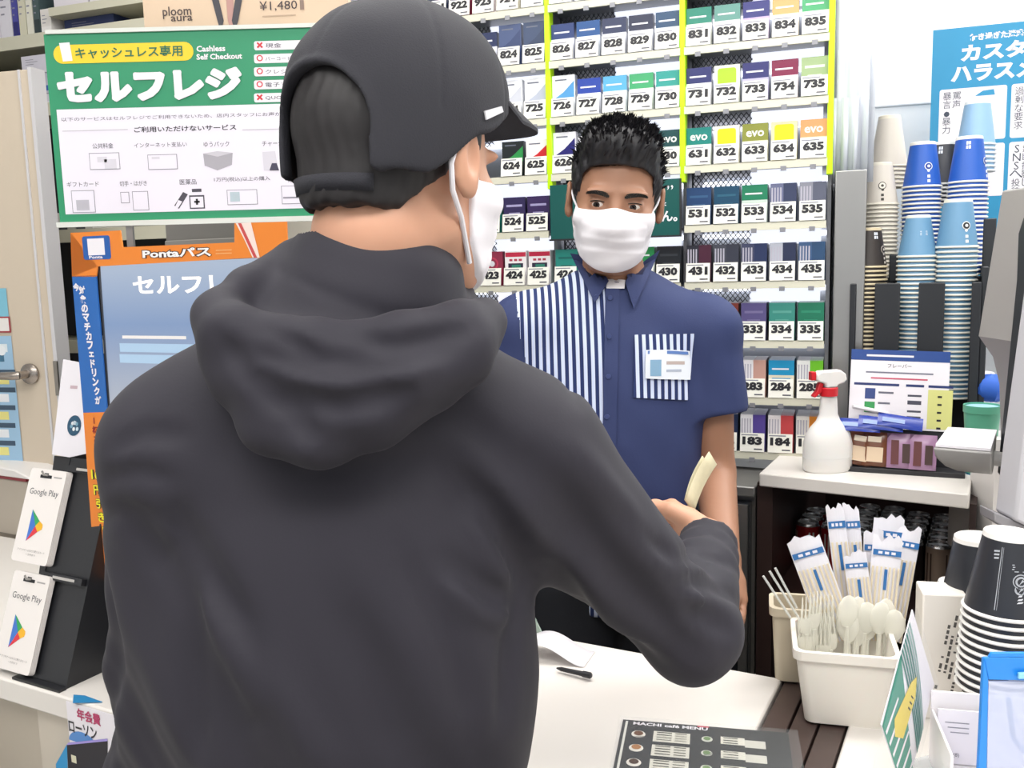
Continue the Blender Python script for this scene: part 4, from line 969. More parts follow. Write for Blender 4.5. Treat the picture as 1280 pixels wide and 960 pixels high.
# ---------------------------------------------------------------- left side: signs, self checkout, door, gift cards
class Plane:
    """an upright (or leaning) sheet at a real place; q() gives the sheet's own x, z of a point on it"""
    def __init__(s, O, rz=0, tilt=0):
        s.O = Vector(O); s.rot = (math.radians(-tilt), 0, rz)
        s.R = Matrix.Rotation(rz, 3, 'Z') @ Matrix.Rotation(math.radians(-tilt), 3, 'X')
        s.X = s.R @ Vector((1, 0, 0)); s.N = s.R @ Vector((0, 1, 0)); s.Z = s.R @ Vector((0, 0, 1))
    def q(s, px, py):
        d = ray(px, py); t = s.N.dot(s.O - CAM_LOC) / s.N.dot(d); p = CAM_LOC + d * t - s.O
        return p.dot(s.X), p.dot(s.Z)
    def poly(s, b, pts, m, L=1): b.poly([s.q(*p) for p in pts], m, L)
    def rect(s, b, x0, y0, x1, y1, m, L=1):
        a = s.q(x0, (y0 + y1) / 2); c = s.q(x1, (y0 + y1) / 2); d = s.q((x0 + x1) / 2, y0); e = s.q((x0 + x1) / 2, y1); b.rect(a[0], e[1], c[0], d[1], m, L)
    def text(s, b, st, x0, y0, x1, y1, m, L=2, bold=0.0):
        a = s.q(x0, y1); c = s.q(x1, y1); d = s.q((x0 + x1) / 2, y0); b.text(st, a[0], a[1], d[1] - a[1], m, L, w=c[0] - a[0], bold=bold)
GREEN = pm('#2c9066'); YEL = pm('#f2cd2a'); ORG = mat('orange_card', '#e8842c', .4); BLU = pm('#2466b4')

# big green self-checkout sign
pl = Plane(P(75, 278, 1.46), 0)
t = tag(empty('checkout_sign', pl.O), 'green and white self checkout sign above the orange framed screen', 'sign')
W_ = pl.q(402, 262)[0]; H_ = pl.q(60, 43)[1]
b = MB(); b.box((0, .0003, 0), (W_, .002, H_), GREEN)
x0 = .012
y_split = pl.q(75, 137)[1]
b.rect(.010, .012, W_ - .010, y_split, mat('sign_white', '#e9e5f0', .35), 1)
# yellow pill
a = pl.q(68, 80); c = pl.q(241, 52)
b.rrect(a[0], a[1], c[0], c[1], (c[1] - a[1]) * .49, YEL, 1)
pl.poly(b, [(74, 54), (87, 53), (91, 76), (79, 77)], PAPER, 2)
pl.text(b, 'キャッシュレス専用', 95, 58, 229, 74, pm('#1f6b4c'), 3, .02)
pl.text(b, 'Cashless', 246, 57, 282, 65, PAPER, 2, .03); pl.text(b, 'Self Checkout', 246, 67, 303, 75, PAPER, 2, .03)
for i_, (dx_, dy_) in enumerate(((0, 0), (-1.8, 0), (1.8, 0), (0, -1.8), (0, 1.8), (-1.3, -1.3), (1.3, 1.3), (1.3, -1.3), (-1.3, 1.3))):
    pl.text(b, 'セルフレジ', 75 + dx_, 88 + dy_, 303 + dx_, 128 + dy_, PAPER, 3 + i_ * .3, .03)
for i, (mk, wd) in enumerate((('×', '現金'), ('○', 'バーコード決済'), ('○', 'クレジット'), ('○', '電子マネー'), ('×', 'QUOカード'))):
    y0 = 50 + i * 16.3
    a = pl.q(318, y0 + 13); c = pl.q(384, y0); b.rrect(a[0], a[1], c[0], c[1], .003, PAPER, 1)
    pl.text(b, mk, 321, y0 + 2.5, 329, y0 + 10.5, pm('#d2323c'), 2, .03)
    pl.text(b, wd, 332, y0 + 4, 332 + min(46, 10 * len(wd)), y0 + 10, pm('#4a4658'), 2)
pl.text(b, '以下のサービスはセルフレジでご利用できないため、店内スタッフにお声がけください', 77, 143, 392, 152, pm('#5a5560'), 2)
pl.text(b, 'ご利用いただけないサービス', 168, 157, 296, 166, pm('#2e2a34'), 2, .02)
pl.rect(b, 78, 162.5, 160, 163.5, pm('#c4c0c8'), 2); pl.rect(b, 303, 161, 372, 162, pm('#c4c0c8'), 2)
GI = pm('#8f8c98'); GL = pm('#d5d2dc')
for (wd, x0_, x1_, y_) in (('公共料金', 116, 142, 179), ('インターネット支払い', 168, 234, 178), ('ゆうパック', 255, 287, 177), ('チャージ', 328, 354, 176), ('ギフトカード', 84, 124, 227), ('切手・はがき', 150, 184, 226), ('医薬品', 225, 246, 224), ('1万円(税込)以上の購入', 268, 338, 221), ('商品券', 360, 376, 221)):
    pl.text(b, wd, x0_, y_, x1_, y_ + 7, pm('#4a4652'), 2)
def outline(x0, y0, x1, y1, fill=None):
    pl.rect(b, x0, y0, x1, y1, GI, 2); pl.rect(b, x0 + .8, y0 + .8, x1 - .8, y1 - .8, fill or mat('sign_white', '#e9e5f0', .35), 3)
outline(112, 191, 150, 212); pl.rect(b, 131, 199, 146, 211, GL, 4); pl.rect(b, 122, 196, 134, 203, GL, 4)
outline(185, 193, 222, 212); pl.rect(b, 190, 196, 200, 199, GL, 4)
pl.poly(b, [(254, 192), (272, 196), (291, 191), (290, 206), (272, 213), (256, 207)], pm('#a9a6ae'), 2); pl.poly(b, [(254, 192), (272, 189), (291, 191), (272, 196)], pm('#c8c5cd'), 3)
pl.poly(b, [(328, 190), (344, 189), (348, 212), (330, 213)], GL, 2); pl.poly(b, [(340, 204), (346, 204), (349, 213), (337, 213)], pm('#3e3c52'), 3)
outline(90, 238, 119, 266); pl.rect(b, 96, 250, 112, 263, pm('#b8b6c0'), 4); outline(151, 240, 162, 254); outline(166, 239, 186, 263)
pl.poly(b, [(218, 257), (229, 240), (235, 243), (224, 261)], pm('#4a4652'), 2); pl.poly(b, [(219, 259), (223, 250), (228, 252), (223, 260)], mat('sign_white', '#e9e5f0', .35), 3)
pl.rect(b, 237, 244, 256, 261, pm('#4a4652'), 2); pl.rect(b, 238.5, 246, 254.5, 259.5, mat('sign_white', '#e9e5f0', .35), 3); pl.rect(b, 240, 236, 252, 240, pm('#4a4652'), 2)
pl.rect(b, 243, 251, 250, 253.5, INK, 4); pl.rect(b, 245.2, 248.5, 247.8, 256, INK, 4)
outline(284, 237, 322, 256); pl.rect(b, 288, 240, 300, 252, pm('#b4c4cc'), 4); outline(352, 232, 378, 255); pl.rect(b, 354, 246, 377, 248, GI, 4)
b.build('printed_board', t, smooth=False)
b = MB(); b.box((-.004, -.004, -.008), (W_ + .004, .006, 0), mat('clear_rail', '#d9dcd6', .2)); b.build('lower_rail', t)
b = MB(); b.box((.004, -.003, H_), (W_ + .03, .006, H_ + .006), mat('clear_rail', '#d9dcd6', .2)); b.build('upper_rail', t)
for x in (.10, .30):
    b = MB(); b.box((x, .0045, ZC - pl.O.z + .001), (x + .01, .012, H_), STEEL); b.build('pole', t)
# beige product board standing on the sign's upper rail
pb = Plane(P(181, 38, 1.50), math.radians(-4)); t = tag(empty('product_board', pb.O, math.radians(-4)), 'beige heated-tobacco price board above the green sign', 'board'); 
W2 = pb.q(436, 20)[0]
b = MB(); b.box((0, .0003, -.001), (W2, .02, .2), mat('board_beige', '#d9bfa4', .45)); pb.text(b, 'ploom', 204, 8, 240, 24, pm('#4a3a38'), 2, .01); pb.text(b, 'aura', 214, 20, 241, 27, pm('#4a3a38'), 2, .01)
pb.text(b, '¥1,480', 325, 1, 372, 15, pm('#3e3238'), 2, .0); pb.rect(b, 328, 19, 370, 20.5, pm('#b89f88'), 2); pb.rect(b, 375, 0, 380, 12, pm('#8a7468'), 2)
for (xa, xb, cc) in ((266, 276, '#3e3c44'), (286, 289, '#b88c84'), (300, 294, '#3e3c44')):
    pb.poly(b, [(xa - 4, -12), (xa + 5, -12), (xb + 4, 26), (xb + 2, 33), (xb - 2, 33), (xb - 4, 26)], pm(cc), 3 if cc[1] == '3' else 2)
b.build('printed_front', t, smooth=False)
b = MB(); b.box((0, .0, -.006), (W2, .0215, -.0015), mat('clear_rail', '#d9dcd6', .2)); b.build('foot_rail', t)

# self-checkout terminal: screen with an orange and blue card frame
TA = math.radians(-24); pm_ = Plane(P(120, 725, 1.36), TA)
t = tag(empty('checkout_terminal', Vector((pm_.O.x, pm_.O.y, ZC)), TA), 'self checkout screen in an orange and blue cardboard frame left of the customer', 'terminal')
b = MB(); b.M = Matrix.Translation((0, 0, pm_.O.z - ZC)); q_ = pm_.q
def pc(pts, dm, y0, m): b.prism([(q_(*p)[0], y0, q_(*p)[1]) for p in pts], (0, dm, 0), m)
W3 = q_(358, 278)[0]
pc([(88, 291), (150, 288), (153, 309), (293, 303), (293, 279), (358, 277), (360, 330), (318, 322), (122, 333)], .002, 0, ORG)
pc([(122, 333), (90, 346), (88, 291)], .002, 0, ORG)
def fr(*pts, m, L=1): b.poly([q_(*p) for p in pts], m, L)
pc([(88, 291), (122, 333), (120, 346), (90, 346)], .002, 0, ORG)
pc([(90, 345), (120, 344), (134, 515), (104, 516)], .002, 0, BLU)
pc([(104, 516), (134, 515), (146, 725), (119, 726)], .002, 0, ORG)
a = q_(105, 325); c = q_(137, 294); b.rrect(a[0], a[1], c[0], c[1], .004, pm('#1f5aa8'), 1); pm_.rect(b, 110, 298, 131, 319, PAPER, 2)
pm_.text(b, 'Ponta', 112, 319.5, 129, 323.5, PAPER, 2, .03)
pm_.text(b, 'Pontaパス', 178, 309, 266, 324, pm('#3a1c14'), 2, .10); pm_.text(b, 'Pontaパス', 179, 310, 265, 323, mat('white_ink', '#f6f4f4', .5), 3, .035)
pm_.rect(b, 270, 312, 290, 313.3, pm('#f0b070'), 2); pm_.rect(b, 270, 316, 290, 317.3, pm('#f0b070'), 2)
fr((295, 279), (314, 278), (325, 322), (316, 322), (306, 300), m=pm('#f0dcd4'), L=2); fr((298, 279), (302, 279), (322, 322), (318, 322), m=pm('#c84a4a'), L=3)
def vtext(st, x0, y0, x1, y1, h, m, bold=.02, L=2):
    n = len(st)
    for i, ch in enumerate(st):
        hh_ = h * (.62 if ch in 'ッょゃェ' else (.8 if ch in '1！' else 1))
        a_ = (i + .5) / n; cx = x0 + (x1 - x0) * a_; cy = y0 + (y1 - y0) * a_; u, v = q_(cx, cy); b.text(ch, u, v - hh_ / 2, hh_, m, L, align='c', bold=bold)
vtext('対象のマチカフェドリンクが', 102, 357, 124, 506, .0125, PAPER, .05)
vtext('今', 95, 352, 96, 366, .012, PAPER, .05)
vtext('1杯あたり', 117, 520, 125, 578, .0115, pm('#8e1f1f'), .04)
for st_, ya, yb in (('16', 582, 604), ('円引き！', 604, 672)):
    for hh, mm, bb, LL in ((.0165, INK, .12, 2), (.0155, pm('#f3e62c'), .03, 3)):
        if st_ == '16': u, v = q_(119.5, 593); b.text('16', u, v - hh / 2, hh, mm, LL, align='c', bold=bb)
        else: vtext(st_, 121, ya, 131, yb, hh, mm, bb, LL)
b.build('card_frame', t, smooth=False)
b = MB(); b.M = Matrix.Translation((0, 0, pm_.O.z - ZC))
pc([(118, 326), (352, 314), (352, 640), (146, 726)], .03, .006, mat('bezel_grey', '#5a5c62', .4)); b.build('bezel', t)
b = MB(); b.M = Matrix.Translation((0, .0055, pm_.O.z - ZC))
SCR = bpy.data.materials.new('screen_blue'); SCR.use_nodes = True
nt = SCR.node_tree; bs = nt.nodes['Principled BSDF']; bs.inputs['Roughness'].default_value = .3; bs.inputs['Base Color'].default_value = (.02, .02, .025, 1)
tc = nt.nodes.new('ShaderNodeTexCoord'); sx = nt.nodes.new('ShaderNodeSeparateXYZ'); cr = nt.nodes.new('ShaderNodeValToRGB')
nt.links.new(tc.outputs['Generated'], sx.inputs[0]); nt.links.new(sx.outputs['Z'], cr.inputs[0]); nt.links.new(cr.outputs[0], bs.inputs['Emission Color']); bs.inputs['Emission Strength'].default_value = .8
e = cr.color_ramp.elements; e[0].color = srgb('#c9bdb6'); e[0].position = .30; e[1].color = srgb('#c2d2e8'); e[1].position = 1.0
e2 = cr.color_ramp.elements.new(.55); e2.color = srgb('#c4cbd8'); e3 = cr.color_ramp.elements.new(.8); e3.color = srgb('#8fabd6')
pc([(122, 332), (348, 321), (348, 630), (148, 700)], -.0008, 0, SCR)
b.build('screen', t, smooth=False)
b = MB(); b.M = Matrix.Translation((0, .0044, pm_.O.z - ZC)); lit = mat('screen_text', '#f2ece6', .4, emit=.5)
pm_.text(b, 'セルフレジ', 164, 343, 318, 368, lit, 1, .03); b.build('screen_title', t, smooth=False); b = MB(); b.M = Matrix.Translation((0, .0044, pm_.O.z - ZC))
pm_.rect(b, 150, 420, 230, 424, mat('screen_line', '#d8d4d2', .4, emit=.3), 1); 
for i in range(2): pm_.rect(b, 147, 430 + i * 14, 240, 441 + i * 14, mat('screen_button', '#9ab4cc', .4, emit=.4), 1)
b.build('screen_panel', t, smooth=False)
b = MB(); b.box((.04, .037, 0), (.30, .16, .62), mat('terminal_grey', '#8e8e90', .45)); b.build('terminal_body', t, bevel=.005)
b = MB(); b.box((.03, .012, .0), (.34, .036, pm_.O.z - ZC + .02), mat('terminal_dark', '#3a3c42', .45)); b.build('lower_housing', t, bevel=.004)
# grey equipment behind it
b_ = UV(-1.42, 1.36, 0)
t = tag(empty('stock_cabinet', b_, RA), 'grey metal stock cabinet glimpsed between the door and the terminal', 'cabinet')
ci = frame(b_, RA).inverted()
b = MB(); b.box((-.10, 0, .0), (.16, .35, 1.60), mat('cabinet_grey', '#7d7a76', .5)); b.build('body', t, bevel=.004)
for z in (.95, 1.16, 1.37):
    b = MB(); b.box((-.09, -.012, z), (.15, -.001, z + .195), mat('drawer_grey', '#8a8782', .45)); d = b.build('drawer', t, bevel=.002)
    b = MB(); b.box((.02, -.018, z + .15), (.06, -.0125, z + .165), DARK); b.build('handle', d)

pv = Plane(P(352, 330, 1.62), 0); t = tag(empty('partition_post', (pv.O.x, 1.62, ZC)), 'off-white partition post between the screen and the customer head', 'post')
b = MB(); b.box((0, 0, 0), (.075, .03, 1.72 - ZC), mat('post_white', '#ddd4c8', .5)); b.build('post', t, bevel=.003)
b = MB(); b.box((-.02, -.02, 0), (.095, .05, .006), STEEL); b.build('foot_plate', t)
# beige door with a steel edge and lever handle
DO = P(57, 330, 2.12); DRZ = math.radians(-14); DO.z = 0; dp = Plane(DO, DRZ)
zt = dp.q(40, 86)[1]
DM = mat('door_beige', '#cdbfac', .45, noise=.03, nscale=6)
d1 = empty('door_1', DO, DRZ); d1['kind'] = 'structure'
b = MB(); b.box((-.75, 0, 0.01), (0, .036, zt), DM); b.build('door_leaf', d1, bevel=.002)
b = MB(); b.box((.0005, -.003, 0.01), (.010, .040, zt + .004), mat('steel_edge', '#cfcdd0', .35, metal=.1)); b.box((-.026, -.003, .01), (-.0205, -.0005, zt), mat('steel_edge', '#cfcdd0', .35, metal=.1)); b.build('edge_strip', d1)
hx, hz = dp.q(39, 467)
b = MB(); b.M = Matrix.Translation((hx, -.001, hz)) @ Matrix.Rotation(math.radians(90), 4, 'X'); HM = mat('handle_metal', '#a39a92', .25, metal=.8)
b.lathe([(.024, 0), (.024, .006), (.018, .012), (.010, .014), (.009, .04), (.0, .041)], HM, 24); b.M = Matrix.Translation((hx, -.045, hz)); b.tube([(0, .008, 0), (-.01, 0, 0), (-.05, -.002, 0), (-.115, 0, .002)], [.010, .010, .009, .008], HM, 12); b.build('door_handle', d1)
b = MB(); b.box((.002, -.008, hz - .05), (.012, -.0035, hz + .03), mat('latch_metal', '#8f8a84', .3, metal=.8)); b.build('latch_plate', d1)
t = tag(empty('door_notice', DO, DRZ), 'strip of pale blue notices taped on the beige door at the left edge', 'notice')
b = MB(); b.M = Matrix.Translation((0, -.0015, 0))
def dr(x0, y0, x1, y1, c, L=1): dp.rect(b, x0, y0, x1, y1, pm(c), L)
dr(-60, 420, 22, 575, '#9cc0dc'); dr(-60, 361, 10, 397, '#7cbcd2'); dr(-60, 396, 14, 416, '#a03c44', 2); dr(-60, 398, 12, 414, '#e6e2de', 3)
dr(-50, 430, 10, 440, '#dfe9ee', 2); dr(-50, 444, 6, 452, '#3f6f8c', 2)
for i in range(5): dr(-50, 462 + i * 22, 20, 468 + i * 22, '#3a5066', 2); dr(-50, 470 + i * 22, 12, 480 + i * 22, ['#e8e08a', '#e6e9ee'][i % 2], 2)
b.disc((dp.q(3, 438)[0], -.001, dp.q(3, 438)[1]), .012, pm('#e9eef2'), 12, 'y'); b.build('printed_sheets', t, smooth=False)

# gift card stand
GO = PZ(82, 862, ZC); GT = 20.0
gp_ = Plane(GO, RA, GT)
t = tag(empty('gift_card_stand', GO, RA), 'black slanted counter stand hung with white gift cards', 'stand')
gm = frame(GO, RA)
gl = gp_.q(107, 574)[1]
BK = mat('stand_black', '#232428', .4)
tz, ty = gl * math.cos(math.radians(GT)), gl * math.sin(math.radians(GT)); dd = .17
b = MB(); b.prism([(0, 0, 0), (0, dd, 0), (0, dd, tz * .45), (0, ty + .05, tz), (0, ty, tz)], (-.003, 0, 0), BK); b.build('side_panel', t)
b = MB(); b.prism([(-.104, 0, 0), (-.104, dd, 0), (-.104, dd, tz * .45), (-.104, ty + .05, tz), (-.104, ty, tz)], (.003, 0, 0), BK); b.build('side_panel', t)
b = MB(); b.M = Matrix.Rotation(math.radians(-GT), 4, 'X'); b.box((-.101, .001, 0), (-.0031, .004, gl), BK); b.build('front_board', t)
b = MB(); b.box((-.101, .004, 0), (-.0031, dd - .003, .003), BK); b.box((-.101, dd - .003, 0), (-.0031, dd, tz * .45), BK); b.build('back_board', t)
b = MB(); b.box((-.106, -.012, -.0), (.002, 0, .004), BK); b.build('foot_lip', t)
def gift(x, z, n, lab, nm='gift_card'):
    pts = None
    for k in range(n - 1, -1, -1):
        o = MB(); W, H = .086, .146
        ring = []
        for cx, cz, a0 in ((W - .006, .006, -90), (W - .006, H - .006, 0), (.006, H - .006, 90), (.006, .006, 180)):
            for j in range(5):
                a = math.radians(a0 + 22.5 * j); ring.append((cx + .006 * math.cos(a), 0, cz + .006 * math.sin(a)))
        o.prism(ring, (0, .0012, 0), mat('card_white', '#ece6e2', .35))
        if k == 0:
            b = o
            b.rect(W * .30, H - .014, W * .62, H - .009, INK, 1); b.rect(W * .40, H - .011, W * .52, H - .006, INK, 1)
            b.text('Google Play', W * .10, H * .70, .0125, pm('#55575c'), 1, w=W * .80)
            x0, x1, zl, zh = W * .30, W * .66, H * .22, H * .56; zm = (zl + zh) / 2; xm = x0 + (x1 - x0) * .47
            b.poly([(x0, zl), (xm, zm), (x0, zh)], pm('#3f74c8'), 1); b.poly([(x0, zh), (xm, zm), (x0 + (x1 - x0) * .72, zm + (zh - zl) * .17)], pm('#2fa05a'), 1)
            b.poly([(x0, zl), (x0 + (x1 - x0) * .72, zm - (zh - zl) * .17), (xm, zm)], pm('#d8363e'), 1)
            b.poly([(xm, zm), (x0 + (x1 - x0) * .72, zm - (zh - zl) * .17), (x1, zm - .004), (x1 + .001, zm), (x1, zm + .004), (x0 + (x1 - x0) * .72, zm + (zh - zl) * .17)], pm('#f0b428'), 1)
            b.text('アプリやゲームなどに使えるカード', W * .12, H * .115, .0035, pm('#8a8684'), 1, w=W * .76); b.text('一万円まで', W * .38, H * .075, .003, pm('#8a8684'), 1, w=W * .26)
            b.text('○○○円', W * .66, H * .90, .0035, pm('#8a8684'), 1) if False else b.rect(W * .68, H * .915, W * .9, H * .93, pm('#a8a4a2'), 1)
        g = o.build(nm, smooth=False); off = -.012 + k * .0016 - .0
        base = gp_.O + gp_.X * x + gp_.Z * z + gp_.N * off
        g.location = base + gp_.X * (k * .0006); g.rotation_euler = gp_.rot
        tag(g, lab if k == 0 else lab.replace('front', 'hidden').replace('foremost', 'rear'), 'gift card', 'gift cards on the stand')
        if k: g['label'] = 'white gift card behind the ' + ('upper' if 'upper' in lab else 'lower') + ' front card on the stand'
    h = MB(); h.M = Matrix.Rotation(math.radians(-GT), 4, 'X'); h.tube([(x + .043, .001, z + .137), (x + .043, -.020, z + .137), (x + .043, -.024, z + .142)], .0018, STEEL, 6); h.build('hook', t)
ux, uz = gp_.q(22, 700); lx, lz = gp_.q(0, 832)
gift(ux, uz, 6, 'upper foremost white gift card with a coloured triangle')
gift(lx, lz, 5, 'lower foremost white gift card with a coloured triangle')
for z_, nm in ((uz - .018, 'label_rail'), (uz + .147, 'label_rail')):
    h = MB(); h.M = Matrix.Rotation(math.radians(-GT), 4, 'X'); h.box((-.099, -.008, z_), (-.005, .0, z_ + .010), BK)
    h.rect(-.07, z_ + .003, -.02, z_ + .007, pm('#b8b4b0'), 30); h.build(nm, t)

# white leaflet with a globe picture between the door and the terminal
lp = Plane(P(64, 568, 1.50), RA, 14); t = tag(empty('globe_leaflet', lp.O, 0, lp.rot), 'white leaflet with a round blue picture between the gift cards and terminal', 'leaflet')
b = MB()
b.prism([(lp.q(*p)[0], 0, lp.q(*p)[1]) for p in ((65, 568), (112, 576), (116, 456), (79, 449))], (0, .004, 0), PAPER)
gx_, gz_ = lp.q(93, 532); b.disc((gx_, -.0005, gz_), .017, pm('#24506c'), 20, 'y'); random.seed(4)
for k in range(7):
    a = random.uniform(0, 6.28); r_ = random.uniform(.004, .012); b.disc((gx_ + r_ * math.cos(a), -.001, gz_ + r_ * math.sin(a)), .0035, pm(['#cfe0ea', '#e9eef0', '#7aa6bc'][k % 3]), 7, 'y')
lp.rect(b, 88, 482, 97, 486, pm('#c8b0b8'), 1)
b.build('sheet', t, smooth=False)
b = MB(); zb = lp.O.z - ZC; b.box((0, .006, -zb + .001), (.05, .05, -.002), BLACKP); o = b.build('support', t)
t.rotation_euler = lp.rot
# small white case with a red strip at the left edge
cq = PZ(40, 674, ZC); t = tag(empty('counter_case', cq, RA), 'white topped beige counter case with a red strip at the far left', 'case')
cp_ = Plane(cq, RA); ch = cp_.q(36, 602)[1]
b = MB(); b.box((-.5, 0, 0), (0, .14, ch), mat('case_beige', '#b8aea0', .5)); b.build('body', t, bevel=.004)
b = MB(); b.box((-.5, -.004, ch), (.004, .144, ch + .008), pm('#8f3038')); b.build('red_strip', t)
n = 8; prof = [(-.5, ch + .0085)] + [(.012 + .03 * math.sin(k / n * 3.14159 / 2) - .03, 0) for k in range(0)]
b = MB(); b.prism([(-.5, -.012, ch + .0085), (.03, -.012, ch + .0085), (.028, -.012, ch + .014), (-.02, -.012, ch + .026), (-.10, -.012, ch + .031), (-.5, -.012, ch + .032)], (0, .165, 0), WPLAST); b.build('lid', t, bevel=.003)
# leaflet hung on the counter front, and the low display at the left edge
fo = UV(-1.08, .7985, 0); fp = Plane(fo, RA); t = tag(empty('counter_leaflet', fo, RA), 'white and blue leaflet hanging on the counter front beside the customer', 'leaflet')
b = MB(); x0, z1 = fp.q(82, 872); x1 = x0 + .115
b.box((x0, 0, .55), (x1, .0008, ZC - .004), PAPER)
fp.text(b, '年会費', 97, 889, 126, 899, pm('#b8406a'), 2, .03); fp.text(b, 'ローソン', 87, 905, 121, 914, pm('#2a2a30'), 2, .02)
cx, cz = fp.q(104, 930); pts = [(cx + .030 * math.cos(a), cz + .018 * math.sin(a)) for a in [math.pi * k / 12 for k in range(13)]]
b.poly(pts, pm('#5a8fd0'), 1); fp.poly(b, [(84, 931), (135, 926), (135, 1010), (88, 1010)], pm('#2c2a30'), 2); fp.poly(b, [(86, 928), (135, 923), (135, 926), (84, 931)], pm('#a89ae0'), 3)
fp.rect(b, 90, 944, 96, 953, pm('#e0dcc0'), 3); fp.poly(b, [(70, 955), (84, 930), (86, 1000), (72, 1000)], pm('#3a9ad2'), 1)
b.build('sheet', t, smooth=False)
b = MB(); q1 = [PZ(92, 869, ZC + .001), PZ(106, 870, ZC + .001), PZ(128, 878, ZC + .001), PZ(91, 879, ZC + .001)]
b.prism([p for p in q1], (0, 0, .001), pm('#2f86bc')); o = b.build('corner_tab'); tag(o, 'small blue printed tab on the counter edge beside the gift card stand', 'tab')
ds = UV(-1.42, .50, 0); t = tag(empty('low_display', ds, RA), 'low white display shelf below the counter at the far left', 'shelf')
for z in (.36, .58, .76):
    b = MB(); b.box((-.3, 0, z), (.16, .24, z + .012), WPLAST); b.box((-.3, -.006, z - .008), (.16, 0, z + .024), WPLAST); b.build('board', t)
b = MB(); b.box((.160, -.006, 0), (.168, .24, .79), mat('clear_acrylic', '#dfe6ea', .1, alpha=.35)); b.build('end_plate', t)
b = MB(); b.box((-.308, -.006, 0), (-.104, .24, .79), WPLAST); b.build('end_plate', t)
for i, (x, c, lb) in enumerate(((.06, '#3fb4b0', 'teal packet on the low display shelf at the bottom left corner'), (.11, '#a8303a', 'red packet beside the teal one at the bottom left corner'), (-.02, '#8fae3c', 'green packet leftmost on the low display shelf'))):
    b = MB(); b.box((-.022, 0, 0), (.022, .12, .05 + .01 * i), pm(c)); b.rect(-.015, .02, .015, .03, PAPER, 1); o = b.build('packet', smooth=False, loc=frame(ds, RA) @ Vector((x, .03, .7725)), rz=RA); tag(o, lb, 'packet')
# ---------------------------------------------------------------- figures: signed distance shapes turned into smooth meshes
V = np.array
def vn(p): return np.array([p[0], p[1], p[2]], dtype=np.float32)
def sd_cone(p, a, b, ra, rb):
    a, b = vn(a), vn(b); ba = b - a; t = np.clip(((p - a) @ ba) / max(1e-9, float(ba @ ba)), 0, 1)
    d = p - a - t[:, None] * ba
    return np.sqrt((d * d).sum(1)) - (ra + (rb - ra) * t)
def sd_ell(p, c, r, R=None):
    q = p - vn(c)
    if R is not None: q = q @ R              # columns of R are the ellipsoid's axes
    r = vn(r); k0 = np.sqrt(((q / r) ** 2).sum(1)); k1 = np.sqrt(((q / (r * r)) ** 2).sum(1)) + 1e-9
    return k0 * (k0 - 1) / k1
def smin(a, b, k):
    if k <= 0: return np.minimum(a, b)
    h = np.clip(.5 + .5 * (b - a) / k, 0, 1); return b * (1 - h) + a * h - k * h * (1 - h)
def smax(a, b, k): return -smin(-a, -b, k)
def poly_dist(p, pts):
    """distance to a polyline and the fraction along it"""
    best = np.full(len(p), 1e9, np.float32); frac = np.zeros(len(p), np.float32)
    pts = [vn(q) for q in pts]; n = len(pts) - 1
    for i in range(n):
        ba = pts[i + 1] - pts[i]; t = np.clip(((p - pts[i]) @ ba) / max(1e-9, float(ba @ ba)), 0, 1)
        d = np.sqrt(((p - pts[i] - t[:, None] * ba) ** 2).sum(1)); m = d < best
        best = np.where(m, d, best); frac = np.where(m, (i + t) / n, frac)
    return best, frac
def ax_(lo, hi, segs, hc):
    """grid axis from lo to hi with spacing hc, and finer spacing inside the segs (lo, hi, h)"""
    out = [lo]; x = lo
    while x < hi:
        h = hc
        for a, b, hf in segs:
            if a - .004 <= x < b: h = min(h, hf)
        x += h; out.append(x)
    return np.array(out, np.float32)
